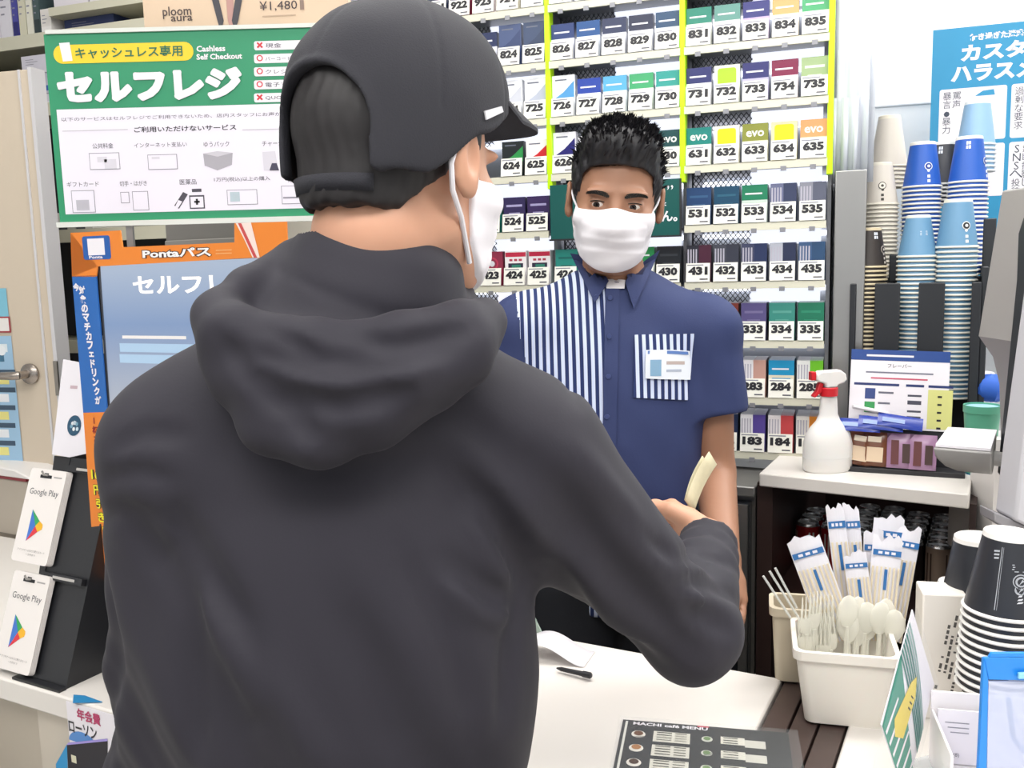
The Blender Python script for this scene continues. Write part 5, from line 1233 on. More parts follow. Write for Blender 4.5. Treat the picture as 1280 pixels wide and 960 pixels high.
def surface(f, X, Y, Z, B=8):
    nx, ny, nz = len(X), len(Y), len(Z)
    vol = np.empty((nx, ny, nz), np.float32)
    cx = [(i, min(i + B, nx)) for i in range(0, nx, B)]; cy = [(i, min(i + B, ny)) for i in range(0, ny, B)]; cz = [(i, min(i + B, nz)) for i in range(0, nz, B)]
    def mid(A, c): return np.array([(A[a] + A[b - 1]) / 2 for a, b in c], np.float32), np.array([(A[min(b, len(A) - 1)] - A[a]) / 2 + 1e-4 for a, b in c], np.float32)
    mx, hx = mid(X, cx); my, hy = mid(Y, cy); mz, hz = mid(Z, cz)
    G = np.stack(np.meshgrid(mx, my, mz, indexing='ij'), -1).reshape(-1, 3)
    H = np.stack(np.meshgrid(hx, hy, hz, indexing='ij'), -1).reshape(-1, 3); rad = np.sqrt((H * H).sum(1))
    D = f(G)
    idx = [(a, b, c) for a in cx for b in cy for c in cz]
    near = np.abs(D) < rad * 1.35 + .012
    pts = []; where = []
    for k, (a, b, c) in enumerate(idx):
        if near[k]:
            g = np.stack(np.meshgrid(X[a[0]:a[1]], Y[b[0]:b[1]], Z[c[0]:c[1]], indexing='ij'), -1)
            pts.append(g.reshape(-1, 3)); where.append(k)
        else: vol[a[0]:a[1], b[0]:b[1], c[0]:c[1]] = D[k]
    if pts:
        allp = np.concatenate(pts); val = np.concatenate([f(allp[i:i + 400000]) for i in range(0, len(allp), 400000)]); o = 0
        for k, p in zip(where, pts):
            a, b, c = idx[k]; n = len(p); vol[a[0]:a[1], b[0]:b[1], c[0]:c[1]] = val[o:o + n].reshape(a[1] - a[0], b[1] - b[0], c[1] - c[0]); o += n
    s = vol < 0
    cnt = np.zeros((nx - 1, ny - 1, nz - 1), np.int8)
    for i in (0, 1):
        for j in (0, 1):
            for k in (0, 1): cnt += s[i:nx - 1 + i, j:ny - 1 + j, k:nz - 1 + k]
    act = (cnt > 0) & (cnt < 8); I, J, K = np.nonzero(act); n = len(I)
    vid = np.full(act.shape, -1, np.int64); vid[I, J, K] = np.arange(n)
    acc = np.zeros((n, 3), np.float64); num = np.zeros(n)
    corners = [(i, j, k) for i in (0, 1) for j in (0, 1) for k in (0, 1)]
    for c0 in corners:
        for axn in range(3):
            if c0[axn]: continue
            c1 = list(c0); c1[axn] = 1
            i0, j0, k0 = I + c0[0], J + c0[1], K + c0[2]; i1, j1, k1 = I + c1[0], J + c1[1], K + c1[2]
            a = vol[i0, j0, k0]; b = vol[i1, j1, k1]; m = (a < 0) != (b < 0); t = np.where(m, a / np.where(m, a - b, 1), 0)
            p = np.stack([X[i0] + t * (X[i1] - X[i0]), Y[j0] + t * (Y[j1] - Y[j0]), Z[k0] + t * (Z[k1] - Z[k0])], 1)
            acc[m] += p[m]; num[m] += 1
    vs = acc / num[:, None]
    Q = []
    for axn in range(3):
        sl0 = [slice(1, -1)] * 3; sl0[axn] = slice(0, -1); sl1 = [slice(1, -1)] * 3; sl1[axn] = slice(1, None)
        a, b = s[tuple(sl0)], s[tuple(sl1)]; ch = a != b; i, j, k = np.nonzero(ch); inside = a[i, j, k]
        off = [1, 1, 1]; off[axn] = 0; i, j, k = i + off[0], j + off[1], k + off[2]
        u, w_ = [(1, 2), (2, 0), (0, 1)][axn]; e = np.eye(3, dtype=int); eu, ew = e[u], e[w_]
        def at(du, dw): return vid[i - eu[0] * du - ew[0] * dw, j - eu[1] * du - ew[1] * dw, k - eu[2] * du - ew[2] * dw]
        q = np.stack([at(1, 1), at(0, 1), at(0, 0), at(1, 0)], 1); q[~inside] = q[~inside][:, ::-1]; Q.append(q)
    Q = np.concatenate(Q); Q = Q[(Q >= 0).all(1)]
    return vs, Q
def figure(name, f, axes, base, mats, parent=None, pick=None, relax=1):
    vs, Q = surface(f, *axes)
    me = bpy.data.meshes.new(name); n = len(vs)
    vs = vs - np.array([base[0], base[1], base[2]])
    for _ in range(relax):               # light smoothing of the grid steps
        s_ = np.zeros_like(vs); c_ = np.zeros(n)
        for a, b in ((0, 1), (1, 2), (2, 3), (3, 0)):
            np.add.at(s_, Q[:, a], vs[Q[:, b]]); np.add.at(s_, Q[:, b], vs[Q[:, a]]); np.add.at(c_, Q[:, a], 1); np.add.at(c_, Q[:, b], 1)
        vs = vs * .5 + .5 * s_ / np.maximum(c_, 1)[:, None]
    me.vertices.add(n); me.vertices.foreach_set('co', vs.astype(np.float32).ravel())
    m = len(Q); me.loops.add(m * 4); me.loops.foreach_set('vertex_index', Q.astype(np.int32).ravel())
    me.polygons.add(m); me.polygons.foreach_set('loop_start', np.arange(0, m * 4, 4, dtype=np.int32)); me.polygons.foreach_set('loop_total', np.full(m, 4, np.int32))
    for mm in mats: me.materials.append(mm)
    me.update(calc_edges=True); me.validate()
    if pick is not None:
        cen = vs[Q].mean(1) + np.array([base[0], base[1], base[2]]); me.polygons.foreach_set('material_index', pick(cen).astype(np.int32))
    me.polygons.foreach_set('use_smooth', np.ones(m, bool)); me.update()
    o = bpy.data.objects.new(name, me); COL.objects.link(o)
    if parent: o.parent = parent
    return o
def project(f, p, d, tmax=.3):
    """march from p along d onto the surface of f"""
    p = np.array(p, np.float32).reshape(-1, 3); d = np.array(d, np.float32).reshape(-1, 3); d = d / np.linalg.norm(d, axis=1)[:, None]; t = np.zeros(len(p), np.float32)
    for _ in range(40): t = np.minimum(t + .7 * f(p + t[:, None] * d), tmax)
    return p + t[:, None] * d
def patch(name, f, grid_pts, d, off, th, m, parent, base, mb=None):
    """sheet laid on the surface of f: grid_pts is rows x cols of start points"""
    R, C = len(grid_pts), len(grid_pts[0]); st = [p for r in grid_pts for p in r]
    P0 = project(f, st, d if d is not None else [tuple(Vector(p) - CAM_LOC) for p in st])
    e = 1e-3; g = np.stack([f(P0 + np.eye(3, dtype=np.float32)[k] * e) - f(P0 - np.eye(3, dtype=np.float32)[k] * e) for k in range(3)], 1); g /= np.linalg.norm(g, axis=1)[:, None] + 1e-9
    A = P0 + g * off; Bk = P0 + g * (off + th); bs = np.array([base[0], base[1], base[2]])
    vs = [tuple(v - bs) for v in Bk] + [tuple(v - bs) for v in A]; n = R * C; fs = []
    for i in range(R - 1):
        for j in range(C - 1):
            a = i * C + j; fs.append((a, a + 1, a + C + 1, a + C)); fs.append((n + a, n + a + C, n + a + C + 1, n + a + 1))
    edge = [j for j in range(C)] + [i * C + C - 1 for i in range(1, R)] + [(R - 1) * C + j for j in range(C - 2, -1, -1)] + [i * C for i in range(R - 2, 0, -1)]
    for a, b in zip(edge, edge[1:] + edge[:1]): fs.append((a, n + a, n + b, b))
    q = mb or MB(); q.add(vs, fs, m)
    if mb is None: return q.build(name, parent)
def rot3(yaw_dir, pitch=0, roll=0):
    """columns: the subject's right, face direction, up; pitch > 0 bows the head, roll > 0 leans it to its right"""
    f = Vector((yaw_dir[0], yaw_dir[1], 0)).normalized(); r = Vector((f.y, -f.x, 0)); u = Vector((0, 0, 1))
    M = Matrix((r, f, u)).transposed()
    M = M @ Matrix.Rotation(math.radians(-pitch), 3, 'X') @ Matrix.Rotation(math.radians(roll), 3, 'Y')
    return M
def head_group(c, M, eyes_open=True):
    R = np.array(M, np.float32); c = vn(c)
    def f(p):
        q = (p - c) @ R; x = np.abs(q[:, 0]); s = np.stack([x, q[:, 1], q[:, 2]], 1)
        d = sd_ell(s, (0, -.014, .034), (.075, .098, .089))
        d = smin(d, sd_ell(s, (0, .030, -.035), (.061, .066, .082)), .03)
        d = smin(d, sd_ell(s, (0, .052, -.092), (.030, .034, .026)), .03)
        d = smin(d, sd_cone(s, (.050, -.002, -.062), (.022, .058, -.096), .017, .017), .03)
        d = smin(d, sd_ell(s, (.042, .058, -.028), (.024, .024, .020)), .02)
        d = smin(d, sd_ell(s, (.027, .081, .020), (.026, .012, .0075)), .012)
        d = smax(d, -sd_ell(s, (.033, .103, -.001), (.021, .021, .0145)), .010)
        d = smin(d, sd_cone(s, (0, .083, .010), (0, .112, -.034), .0065, .0105), .010)
        d = smin(d, sd_ell(s, (.010, .102, -.038), (.0085, .010, .007)), .006)
        d = smin(d, sd_ell(s, (0, .090, -.068), (.022, .012, .006)), .006)
        if eyes_open:
            d = smin(d, sd_ell(s, (.031, .0745, -.001), (.0160, .0140, .0135)), .004)
            d = smax(d, -sd_ell(s, (.0312, .094, -.0018), (.0122, .020, .0034)), .0012)
        # ear
        e = sd_ell(s, (.083, -.012, -.004), (.0075, .019, .031)); e = smin(e, sd_ell(s, (.080, -.004, -.027), (.006, .010, .010)), .006)
        e = smax(e, -sd_ell(s, (.092, -.008, .0), (.0085, .011, .019)), .004)
        d = smin(d, e, .006)
        return d
    return f
def hand_cones(W, d, up, palm, curl=1.0, thumb_out=1.0):
    """five-fingered hand: wrist W, direction d, up (thumb side), palm direction"""
    W, d, up, palm = Vector(W), Vector(d).normalized(), Vector(up).normalized(), Vector(palm).normalized()
    L = [(W, W + d * .045 + up * .012, .021, .019), (W, W + d * .045 - up * .014, .020, .018), (W + d * .04 + up * .016, W + d * .082 + up * .028, .0145, .0105), (W + d * .04 + up * .0, W + d * .085 + up * .008, .015, .0105),
         (W + d * .04 - up * .010, W + d * .080 - up * .011, .014, .010), (W + d * .035 - up * .020, W + d * .074 - up * .028, .013, .0095)]
    F = []
    for base, ln, r in ((W + d * .082 + up * .028, .042, .0088), (W + d * .086 + up * .009, .046, .0090), (W + d * .081 - up * .011, .043, .0086), (W + d * .074 - up * .029, .034, .0078)):
        a1, a2, a3 = .55 * curl, 1.45 * curl, 2.2 * curl; p = base; q = []
        for a, f_ in ((a1, 1), (a2, .62), (a3, .5)):
            n = p + (d * math.cos(a) + palm * math.sin(a)) * ln * f_; q.append((p, n)); p = n
        for i, (a, b) in enumerate(q): F.append((a, b, r * (1 - .08 * i), r * (.92 - .1 * i)))
    p0 = W + d * .022 + up * .020; p1 = p0 + d * .026 + up * .018 + palm * .014; p2 = p1 + d * .028 + up * .004 * thumb_out + palm * .010; p3 = p2 + d * .022 - up * .002 + palm * .004
    T = [(p0, p1, .0150, .0118), (p1, p2, .0115, .0098), (p2, p3, .0098, .0080)]
    return L, F, T
def hand_sdf(H):
    L, F, T = H; c = vn(L[0][1])
    def f(p):
        d = None
        for a, b, ra, rb in L: e = sd_cone(p, a, b, ra, rb); d = e if d is None else smin(d, e, .012)
        for i in range(0, 12, 3):
            e = None
            for a, b, ra, rb in F[i:i + 3]: g = sd_cone(p, a, b, ra, rb); e = g if e is None else smin(e, g, .003)
            d = smin(d, e, .0035)
        for a, b, ra, rb in T: d = smin(d, sd_cone(p, a, b, ra, rb), .006)
        return d
    return f, c, .16
def with_group(d, p, g, c, rad, k):
    m = ((p - vn(c)) ** 2).sum(1) < rad * rad
    if m.any():
        d = d.copy(); d[m] = smin(d[m], g(p[m]), k)
    return d

def lerp(a, b, t): return a + (b - a) * t
def quadgrid(tl, tr, br, bl, Y, R, C):
    """start points over a quadrilateral of sight lines"""
    return [[P(lerp(lerp(tl[0], tr[0], j / (C - 1)), lerp(bl[0], br[0], j / (C - 1)), i / (R - 1)), lerp(lerp(tl[1], tr[1], j / (C - 1)), lerp(bl[1], br[1], j / (C - 1)), i / (R - 1)), Y) for j in range(C)] for i in range(R)]
def legs_f(hip_l, hip_r, knee_l, knee_r, an_l, an_r, grow=0.0):
    prim = []
    for h, k, a in ((hip_l, knee_l, an_l), (hip_r, knee_r, an_r)):
        prim += [(h, k, .085 + grow, .058 + grow), (k, a, .056 + grow, .040 + grow * 1.3)]
    return prim
# ---------------------------------------------------------------- the clerk
def skin_mat(name, col, warm):
    m = mat(name, col, .5, noise=.05, nscale=25, sss=.12); return m
SKC = skin_mat('skin_clerk', '#a0745b', 0); LIPC = mat('lip_clerk', '#8a5648', .5)
cb = P(768, 500, 1.70); CBASE = Vector((cb.x, 1.70, 0))
HC = P(769, 250, 1.665); HMx = rot3((-.10, -1), 9, -6)
def hl(v): return HC + HMx @ Vector(v)          # head-local to world
neck0, neck1 = hl((0, -.030, -.07)), P(768, 372, 1.705)
shL, shR = P(655, 408, 1.70), P(884, 412, 1.69)     # left and right as seen in the picture
elR, wrR = P(893, 590, 1.70), P(906, 700, 1.50)
elL, wrL = P(634, 600, 1.70), P(775, 700, 1.50)
Vv = Vector
hipA, hipB = Vv((CBASE.x - .09, 1.72, .90)), Vv((CBASE.x + .09, 1.72, .90))
knA, knB = Vv((CBASE.x - .10, 1.70, .48)), Vv((CBASE.x + .10, 1.70, .48))
anA, anB = Vv((CBASE.x - .11, 1.74, .07)), Vv((CBASE.x + .11, 1.74, .07))
chest = Vv((CBASE.x, 1.71, 1.27)); belly = Vv((CBASE.x, 1.71, 1.05))
HRc = hand_sdf(hand_cones(wrR, (-.1, -.85, -.35), (-.75, -.1, .6), (-.5, .1, -.8), .55)); HLc = hand_sdf(hand_cones(wrL, (.3, -.85, -.25), (.8, .2, .6), (.5, .1, -.8), .55))
hf_c = head_group(HC, HMx)
def clerk_body(p):
    d = sd_ell(p, chest, (.150, .095, .20)); d = smin(d, sd_ell(p, belly, (.135, .092, .20)), .08)
    d = smin(d, sd_cone(p, neck1, shL, .05, .05), .04); d = smin(d, sd_cone(p, neck1, shR, .05, .05), .04)
    for s_, e_, w_ in ((shR, elR, wrR), (shL, elL, wrL)):
        d = smin(d, sd_cone(p, s_, e_, .046, .037), .03); d = smin(d, sd_cone(p, e_, w_, .040, .026), .012)
    for a, b, ra, rb in legs_f(hipA, hipB, knA, knB, anA, anB): d = smin(d, sd_cone(p, a, b, ra, rb), .02)
    for a in (anA, anB): d = smin(d, sd_cone(p, a + Vv((0, 0, -.03)), a + Vv((0, -.14, -.04)), .035, .028), .02)
    d = smin(d, sd_cone(p, neck0, neck1, .052, .060), .02)
    d = with_group(d, p, hf_c, HC, .17, .02)
    d = with_group(d, p, HRc[0], HRc[1], HRc[2], .012); d = with_group(d, p, HLc[0], HLc[1], HLc[2], .012)
    return d
me_t = empty('person', CBASE)
AXc = (ax_(CBASE.x - .36, CBASE.x + .36, [(HC.x - .10, HC.x + .10, .0022), (wrR.x - .1, wrR.x + .06, .004)], .009), ax_(1.28, 1.90, [(1.54, 1.68, .0028)], .007), ax_(-.01, 1.66, [(1.36, 1.66, .0024), (.9, 1.1, .006)], .014))
bpy.data.objects.remove(me_t)
clerk = figure('person', clerk_body, AXc, CBASE, [SKC]); clerk.location = CBASE
tag(clerk, 'clerk with short black hair and white mask in a navy and striped short-sleeved shirt', 'person')
# shirt
NAVY = mat('shirt_navy', '#2b3763', .75, noise=.05, nscale=8, bump=.15, bscale=500)
STR = bpy.data.materials.new('shirt_stripes'); STR.use_nodes = True
nt = STR.node_tree; bs = nt.nodes['Principled BSDF']; bs.inputs['Roughness'].default_value = .75; bs.inputs['Specular IOR Level'].default_value = .2
tc = nt.nodes.new('ShaderNodeTexCoord'); sx = nt.nodes.new('ShaderNodeSeparateXYZ'); nt.links.new(tc.outputs['Object'], sx.inputs[0])
m1 = nt.nodes.new('ShaderNodeMath'); m1.operation = 'MULTIPLY'; m1.inputs[1].default_value = 2 * math.pi / .0128; nt.links.new(sx.outputs['X'], m1.inputs[0])
m2 = nt.nodes.new('ShaderNodeMath'); m2.operation = 'SINE'; nt.links.new(m1.outputs[0], m2.inputs[0])
cr = nt.nodes.new('ShaderNodeValToRGB'); m3 = nt.nodes.new('ShaderNodeMath'); m3.operation = 'MULTIPLY_ADD'; m3.inputs[1].default_value = .5; m3.inputs[2].default_value = .5
nt.links.new(m2.outputs[0], m3.inputs[0]); nt.links.new(m3.outputs[0], cr.inputs[0]); nt.links.new(cr.outputs[0], bs.inputs['Base Color'])
e = cr.color_ramp.elements; e[0].color = srgb('#2b3763'); e[0].position = .46; e[1].color = srgb('#ccd6ee'); e[1].position = .58
slv = .56
hemR, hemL = shR.lerp(elR, slv), shL.lerp(elL, slv)
creC = [([P(868, 400, 1.6), P(884, 450, 1.58), P(880, 500, 1.6)], .010, .0045), ([P(655, 395, 1.6), P(662, 440, 1.6), P(660, 500, 1.6)], .009, .004), ([P(820, 360, 1.6), P(850, 400, 1.6)], .012, -.002),
        ([P(780, 560, 1.58), P(800, 620, 1.58)], .02, .003), ([P(735, 520, 1.58), P(728, 640, 1.58)], .02, -.003), ([P(850, 520, 1.6), P(835, 600, 1.58)], .014, .004), ([P(870, 430, 1.6), P(845, 440, 1.58)], .01, .003)]
def shirt_f(p):
    d = sd_ell(p, chest + Vv((0, .0, .0)), (.172, .118, .225)); d = smin(d, sd_ell(p, belly - Vv((0, 0, .04)), (.158, .118, .28)), .09)
    b1 = neck1 + Vv((0, .005, -.005))
    for s_, e_ in ((shR, elR), (shL, elL)):
        d = smin(d, sd_cone(p, b1, s_, .060, .058), .035)
        h = s_.lerp(e_, slv + .12); c_ = sd_cone(p, s_, h, .060, .068)
        n = vn((e_ - s_).normalized()); cut = (p - vn(s_.lerp(e_, slv))) @ n; c_ = smax(c_, cut, .003); d = smin(d, c_, .022)
    for pts, w_, dep in creC:
        ds, fr = poly_dist(p, pts); d = d + dep * np.exp(-(ds / w_) ** 2) * np.sin(np.pi * np.clip(fr, .02, .98))
    d = d + .0015 * np.sin(p[:, 0] * 61 + p[:, 2] * 23) * np.sin(p[:, 2] * 31 + 1)
    # neck opening
    nk = sd_cone(p, neck0, neck1 + Vv((0, -.0, -.03)), .057, .064); d = smax(d, -nk, .004)
    d = smax(d, .85 - p[:, 2], .004)
    return d
sepx = lambda py: P(757, py, 1.59).x
def pick_shirt(c):
    z = c[:, 2]; t_ = np.clip((z - P(0, 600, 1.59).z) / (P(0, 340, 1.59).z - P(0, 600, 1.59).z), 0, 1)
    xr = P(752, 600, 1.59).x * (1 - t_) + P(762, 340, 1.59).x * t_
    xl = P(660, 480, 1.62).x * (1 - t_) + P(632, 360, 1.64).x * t_
    # the armhole seam
    xl = np.where(z > P(0, 480, 1.62).z, P(658, 480, 1.62).x + (z - P(0, 480, 1.62).z) / (P(0, 368, 1.66).z - P(0, 480, 1.62).z) * (P(642, 368, 1.66).x - P(658, 480, 1.62).x), P(656, 480, 1.62).x)
    return ((c[:, 0] < xr) & (c[:, 0] > xl) & (c[:, 1] < 1.72)).astype(np.int32)
AXs = (ax_(CBASE.x - .33, CBASE.x + .33, [(P(640, 500, 1.6).x, P(770, 500, 1.6).x, .0042)], .0055), ax_(1.54, 1.88, [], .0055), ax_(.82, 1.50, [], .0055))
shirt = figure('shirt', shirt_f, AXs, CBASE, [NAVY, STR], clerk, pick_shirt)
def cp(name, tl, tr, br, bl, R, C, off, th, m, f=shirt_f, Y=1.42, parent=clerk): return patch(name, f, quadgrid(tl, tr, br, bl, Y, R, C), None, off, th, m, parent, CBASE)
# collar flaps: stand round the neck, flaps over the chest
def collar_f(p):
    a = sd_cone(p, neck1 + Vv((0, -.004, .028)), neck1 + Vv((0, -.004, -.02)), .063, .070); a = smax(a, -sd_cone(p, neck1 + Vv((0, -.004, .06)), neck1 + Vv((0, 0, -.05)), .058, .0645), .002)
    z = p[:, 2] - (neck1.z + .030) - (p[:, 1] - neck1.y) * .55; a = smax(a, z, .003); return smax(a, neck1.z - .03 - p[:, 2] , .003)
figure('collar', collar_f, (ax_(neck1.x - .09, neck1.x + .09, [], .0035), ax_(neck1.y - .10, neck1.y + .09, [], .0035), ax_(neck1.z - .06, neck1.z + .09, [], .0035)), CBASE, [NAVY], clerk)
cp('collar_flap', (715, 322), (740, 326), (763, 350), (744, 380), 8, 8, .006, .003, NAVY)
cp('collar_flap', (822, 318), (786, 344), (779, 350), (791, 388), 8, 8, .006, .003, NAVY)
cp('placket', (757, 352), (774, 354), (768, 650), (751, 650), 30, 4, .0015, .002, NAVY)
cp('undershirt_tag', (756, 346), (782, 347), (780, 362), (758, 362), 4, 5, .004, .001, mat('tag_white', '#e9e6e8', .6))
cp('pocket', (793, 419), (868, 417), (858, 500), (791, 497), 12, 12, .0015, .002, STR)
bd = cp('name_badge', (806, 438), (861, 438), (859, 475), (805, 473), 6, 8, .0065, .0012, mat('badge_white', '#dfe4ec', .3))
for i, (a, b_, c_, d_, cc) in enumerate((((808, 439), (858, 439), (858, 443), (808, 443), '#5a7ab4'), ((811, 450), (824, 450), (824, 470), (811, 470), '#7fa4c0'), ((830, 452), (852, 452), (852, 456), (830, 456), '#b4a6a0'), ((830, 462), (848, 462), (848, 465), (830, 465), '#a8b0c0'))):
    patch('badge_print', shirt_f, quadgrid(a, b_, c_, d_, 1.42, 3, 3), None, .0078, .0003, pm(cc), bd, CBASE)
for (x, y) in ((792, 377), (745, 371), (762, 372), (761, 420), (760, 470), (758, 520)):
    q = project(shirt_f, [P(x, y, 1.42)], [tuple(P(x, y, 1.42) - CAM_LOC)])[0]; b = MB(); b.M = Matrix.Translation(Vv([float(v) for v in q]) - CBASE + Vv((0, -.007, 0))) @ Matrix.Rotation(math.radians(90), 4, 'X'); b.lathe([(0, .0015), (.0042, .0015), (.0045, 0)], mat('button', '#3a4676', .3), 12); b.build('button', clerk)
# trousers
TRM = mat('trousers_dark', '#23252c', .8)
def trou(grow, hips, z1):
    L = legs_f(*hips, grow=grow)
    def f(p):
        d = None
        for a, b, ra, rb in L: e = sd_cone(p, a, b, ra, rb); d = e if d is None else smin(d, e, .02)
        m_ = (hips[0] + hips[1]) / 2; d = smin(d, sd_ell(p, m_ + Vv((0, 0, .04)), (.150 + grow, .105 + grow, .12)), .04)
        d = smax(d, .06 - p[:, 2], .004); return smax(d, p[:, 2] - z1, .004)
    return f
figure('trousers', trou(.014, (hipA, hipB, knA, knB, anA, anB), .93), (ax_(CBASE.x - .26, CBASE.x + .26, [], .012), ax_(1.52, 1.92, [], .012), ax_(.02, 1.0, [], .014)), CBASE, [TRM], clerk)
# mask
MASKM = mat('mask_white', '#ece9ee', .8, bump=.1, bscale=900)
def mask_shape(c, M, grow=0):
    hfn = head_group(c, M, False); R = np.array(M, np.float32); c = vn(c)
    def f(p):
        q = (p - c) @ R; x = np.abs(q[:, 0]); s = np.stack([x, q[:, 1], q[:, 2]], 1)
        m = sd_ell(s, (0, .022, -.050), (.0690, .090, .086)); m = smin(m, sd_cone(s, (0, .085, -.012), (0, .108, -.036), .012, .016), .035); m = smin(m, sd_ell(s, (0, .062, -.094), (.036, .036, .030)), .02)
        pl_ = q[:, 2]
        m = smax(m, x - (.072 + (q[:, 2] + .02) * .26), .012)
        m = smin(m, hfn(p) - .0035 - .02 * np.clip(-.085 - q[:, 2], 0, 1), .008)
        for z0 in (-.032, -.054, -.076):
            m = m - .0016 / (1 + np.exp(np.clip(-(z0 - pl_) / .0012, -30, 30))) * np.exp(-((z0 - pl_) / .016) ** 2) * (x < .055)
        m = m + .0009 * np.sin(q[:, 0] * 70 + q[:, 2] * 90) * np.sin(q[:, 2] * 110 + 1.3)
        sh = m
        top = q[:, 2] - (-.010 + .006 * np.exp(-(x / .018) ** 2) - x * .04)
        bot = (-.116 + x * x * 7 + .9 * np.clip(.055 - q[:, 1], 0, 1) * .55) - q[:, 2]
        side = .020 - q[:, 1] + np.clip(-(q[:, 2] + .06), 0, 1) * .15
        return smax(smax(smax(sh, top, .001), bot, .001), side, .001)
    return f
def mask_axes(c): return (ax_(c.x - .14, c.x + .14, [], .0024), ax_(c.y - .14, c.y + .14, [], .0024), ax_(c.z - .15, c.z + .03, [], .0024))
mk = figure('face_mask', mask_shape(HC, HMx), mask_axes(HC), CBASE, [MASKM], clerk)
for s_ in (-1, 1):
    b = MB(); b.tube([hl((s_ * .064, .026, -.018)) - CBASE, hl((s_ * .074, .010, -.002)) - CBASE, hl((s_ * .0795, -.004, .014)) - CBASE, hl((s_ * .080, -.022, .022)) - CBASE, hl((s_ * .078, -.034, .004)) - CBASE, hl((s_ * .076, -.028, -.028)) - CBASE, hl((s_ * .070, -.002, -.050)) - CBASE, hl((s_ * .060, .030, -.085)) - CBASE], .0018, MASKM, 8); b.build('ear_loop', mk)
# eyes and brows
EYEW = mat('eye_white', '#d8cfc8', .25); IRIS = mat('iris_brown', '#2a1a12', .15); BROW = mat('brow_black', '#17130f', .8)
def eyeball(parent, base, hlf, gaze, s_):
    c = hlf((s_ * .031, .0745, -.001)); b = MB(); g = Vector(gaze).normalized(); R = g.to_track_quat('Z', 'Y').to_matrix().to_4x4(); b.M = Matrix.Translation(c - base) @ R
    r = .0127
    b.lathe([(r * math.sin(a), r * math.cos(a)) for a in [math.radians(26 + k * 11) for k in range(15)]], EYEW, 20)
    b.lathe([(r * math.sin(math.radians(a)) , r * math.cos(math.radians(a)) + .0002) for a in (27, 14)], IRIS, 20); b.lathe([(r * math.sin(math.radians(14)), r * math.cos(math.radians(14)) + .0002), (0, r + .0003)], mat('pupil', '#080606', .08), 20)
    b.build('eye', parent)
for s_ in (-1, 1): eyeball(clerk, CBASE, hl, (-.30, -1, -.30), s_)
hfR = head_group(HC, HMx, True)
for s_ in (-1, 1):
    b = MB(); random.seed(7); n = 90; cen = [(s_ * (.013 + .036 * t), .10, .0140 + .0062 * math.sin(t * 2.2) - .002 * t) for t in [k / n for k in range(n)]]
    pts = [hl(v) + (HMx @ Vv((0, 1, 0))) * .03 for v in cen]; q = project(hfR, pts, -(HMx @ Vv((0, 1, 0))))
    for k in range(n):
        t = k / n; wv = .0052 * (1 - .5 * t) * min(1, .5 + t * 6)
        for _ in range(3):
            a = Vv([float(v) for v in q[k]]) + HMx @ Vv((0, .0004, random.uniform(-wv, wv) * .8)); e_ = a + HMx @ Vv((s_ * .0045, .0008, .0022 - .0035 * t)); b.tube([a - CBASE, e_ - CBASE], [.0007, .0002], BROW, 4, False)
    b.build('eyebrow', clerk)
    # lash line
    b = MB(); pts = [hl((s_ * (.020 + .0235 * k / 8), .12, .0022 + .0020 * math.sin(math.pi * k / 8))) for k in range(9)]; q = project(lambda p: hfR(p), pts, -(HMx @ Vv((0, 1, 0))), .06)
    b.tube([Vv([float(v) for v in x]) + HMx @ Vv((0, .0006, .0006)) - CBASE for x in q], .0009, BROW, 6); b.build('eyelashes', clerk)
# hair
HAIRC = mat('hair_black', '#16151a', .45, noise=.3, nscale=60)
def hair_cap_f(c, M, thick=1.0, seed=0):
    R = np.array(M, np.float32); cc = vn(c)
    def f(p):
        q = (p - cc) @ R; x = np.abs(q[:, 0]); s = np.stack([x, q[:, 1], q[:, 2]], 1)
        d = sd_ell(s, (0, -.014, .042), (.0815, .106, .096)); d = smin(d, sd_ell(s, (.012, .045, .098), (.052, .050, .038)), .02)
        ang = np.arctan2(q[:, 0], q[:, 1]); d = d + .0022 * np.sin(ang * 23 + q[:, 2] * 80) * np.sin(q[:, 2] * 120 + q[:, 1] * 90 + q[:, 0] * 60) + .0018 * np.sin(q[:, 0] * 300 + 2 * np.sin(q[:, 2] * 60))
        face = smax(smax(x - .060 + np.clip(q[:, 2] - .045, 0, .1) * .9, q[:, 2] - .066 + x * .12, .012), .028 - q[:, 1], .012); d = smax(d, -face, .005)
        low = np.where(q[:, 1] > .015, .000 - q[:, 2], (-.012 + (q[:, 1] - .015) * .55) - q[:, 2]); d = smax(d, low, .006)
        d = smax(d, q[:, 1] - .048 - np.clip(q[:, 2] - .03, 0, .1) * 2.5, .005)
        ear = sd_ell(s, (.085, -.012, -.008), (.016, .022, .030)); d = smax(d, -ear, .004)
        return d
    return f
hcf = hair_cap_f(HC, HMx)
hair = figure('hair', hcf, (ax_(HC.x - .12, HC.x + .12, [], .0028), ax_(HC.y - .15, HC.y + .15, [], .003), ax_(HC.z - .09, HC.z + .18, [], .0028)), CBASE, [HAIRC], clerk)
b = MB(); random.seed(21)
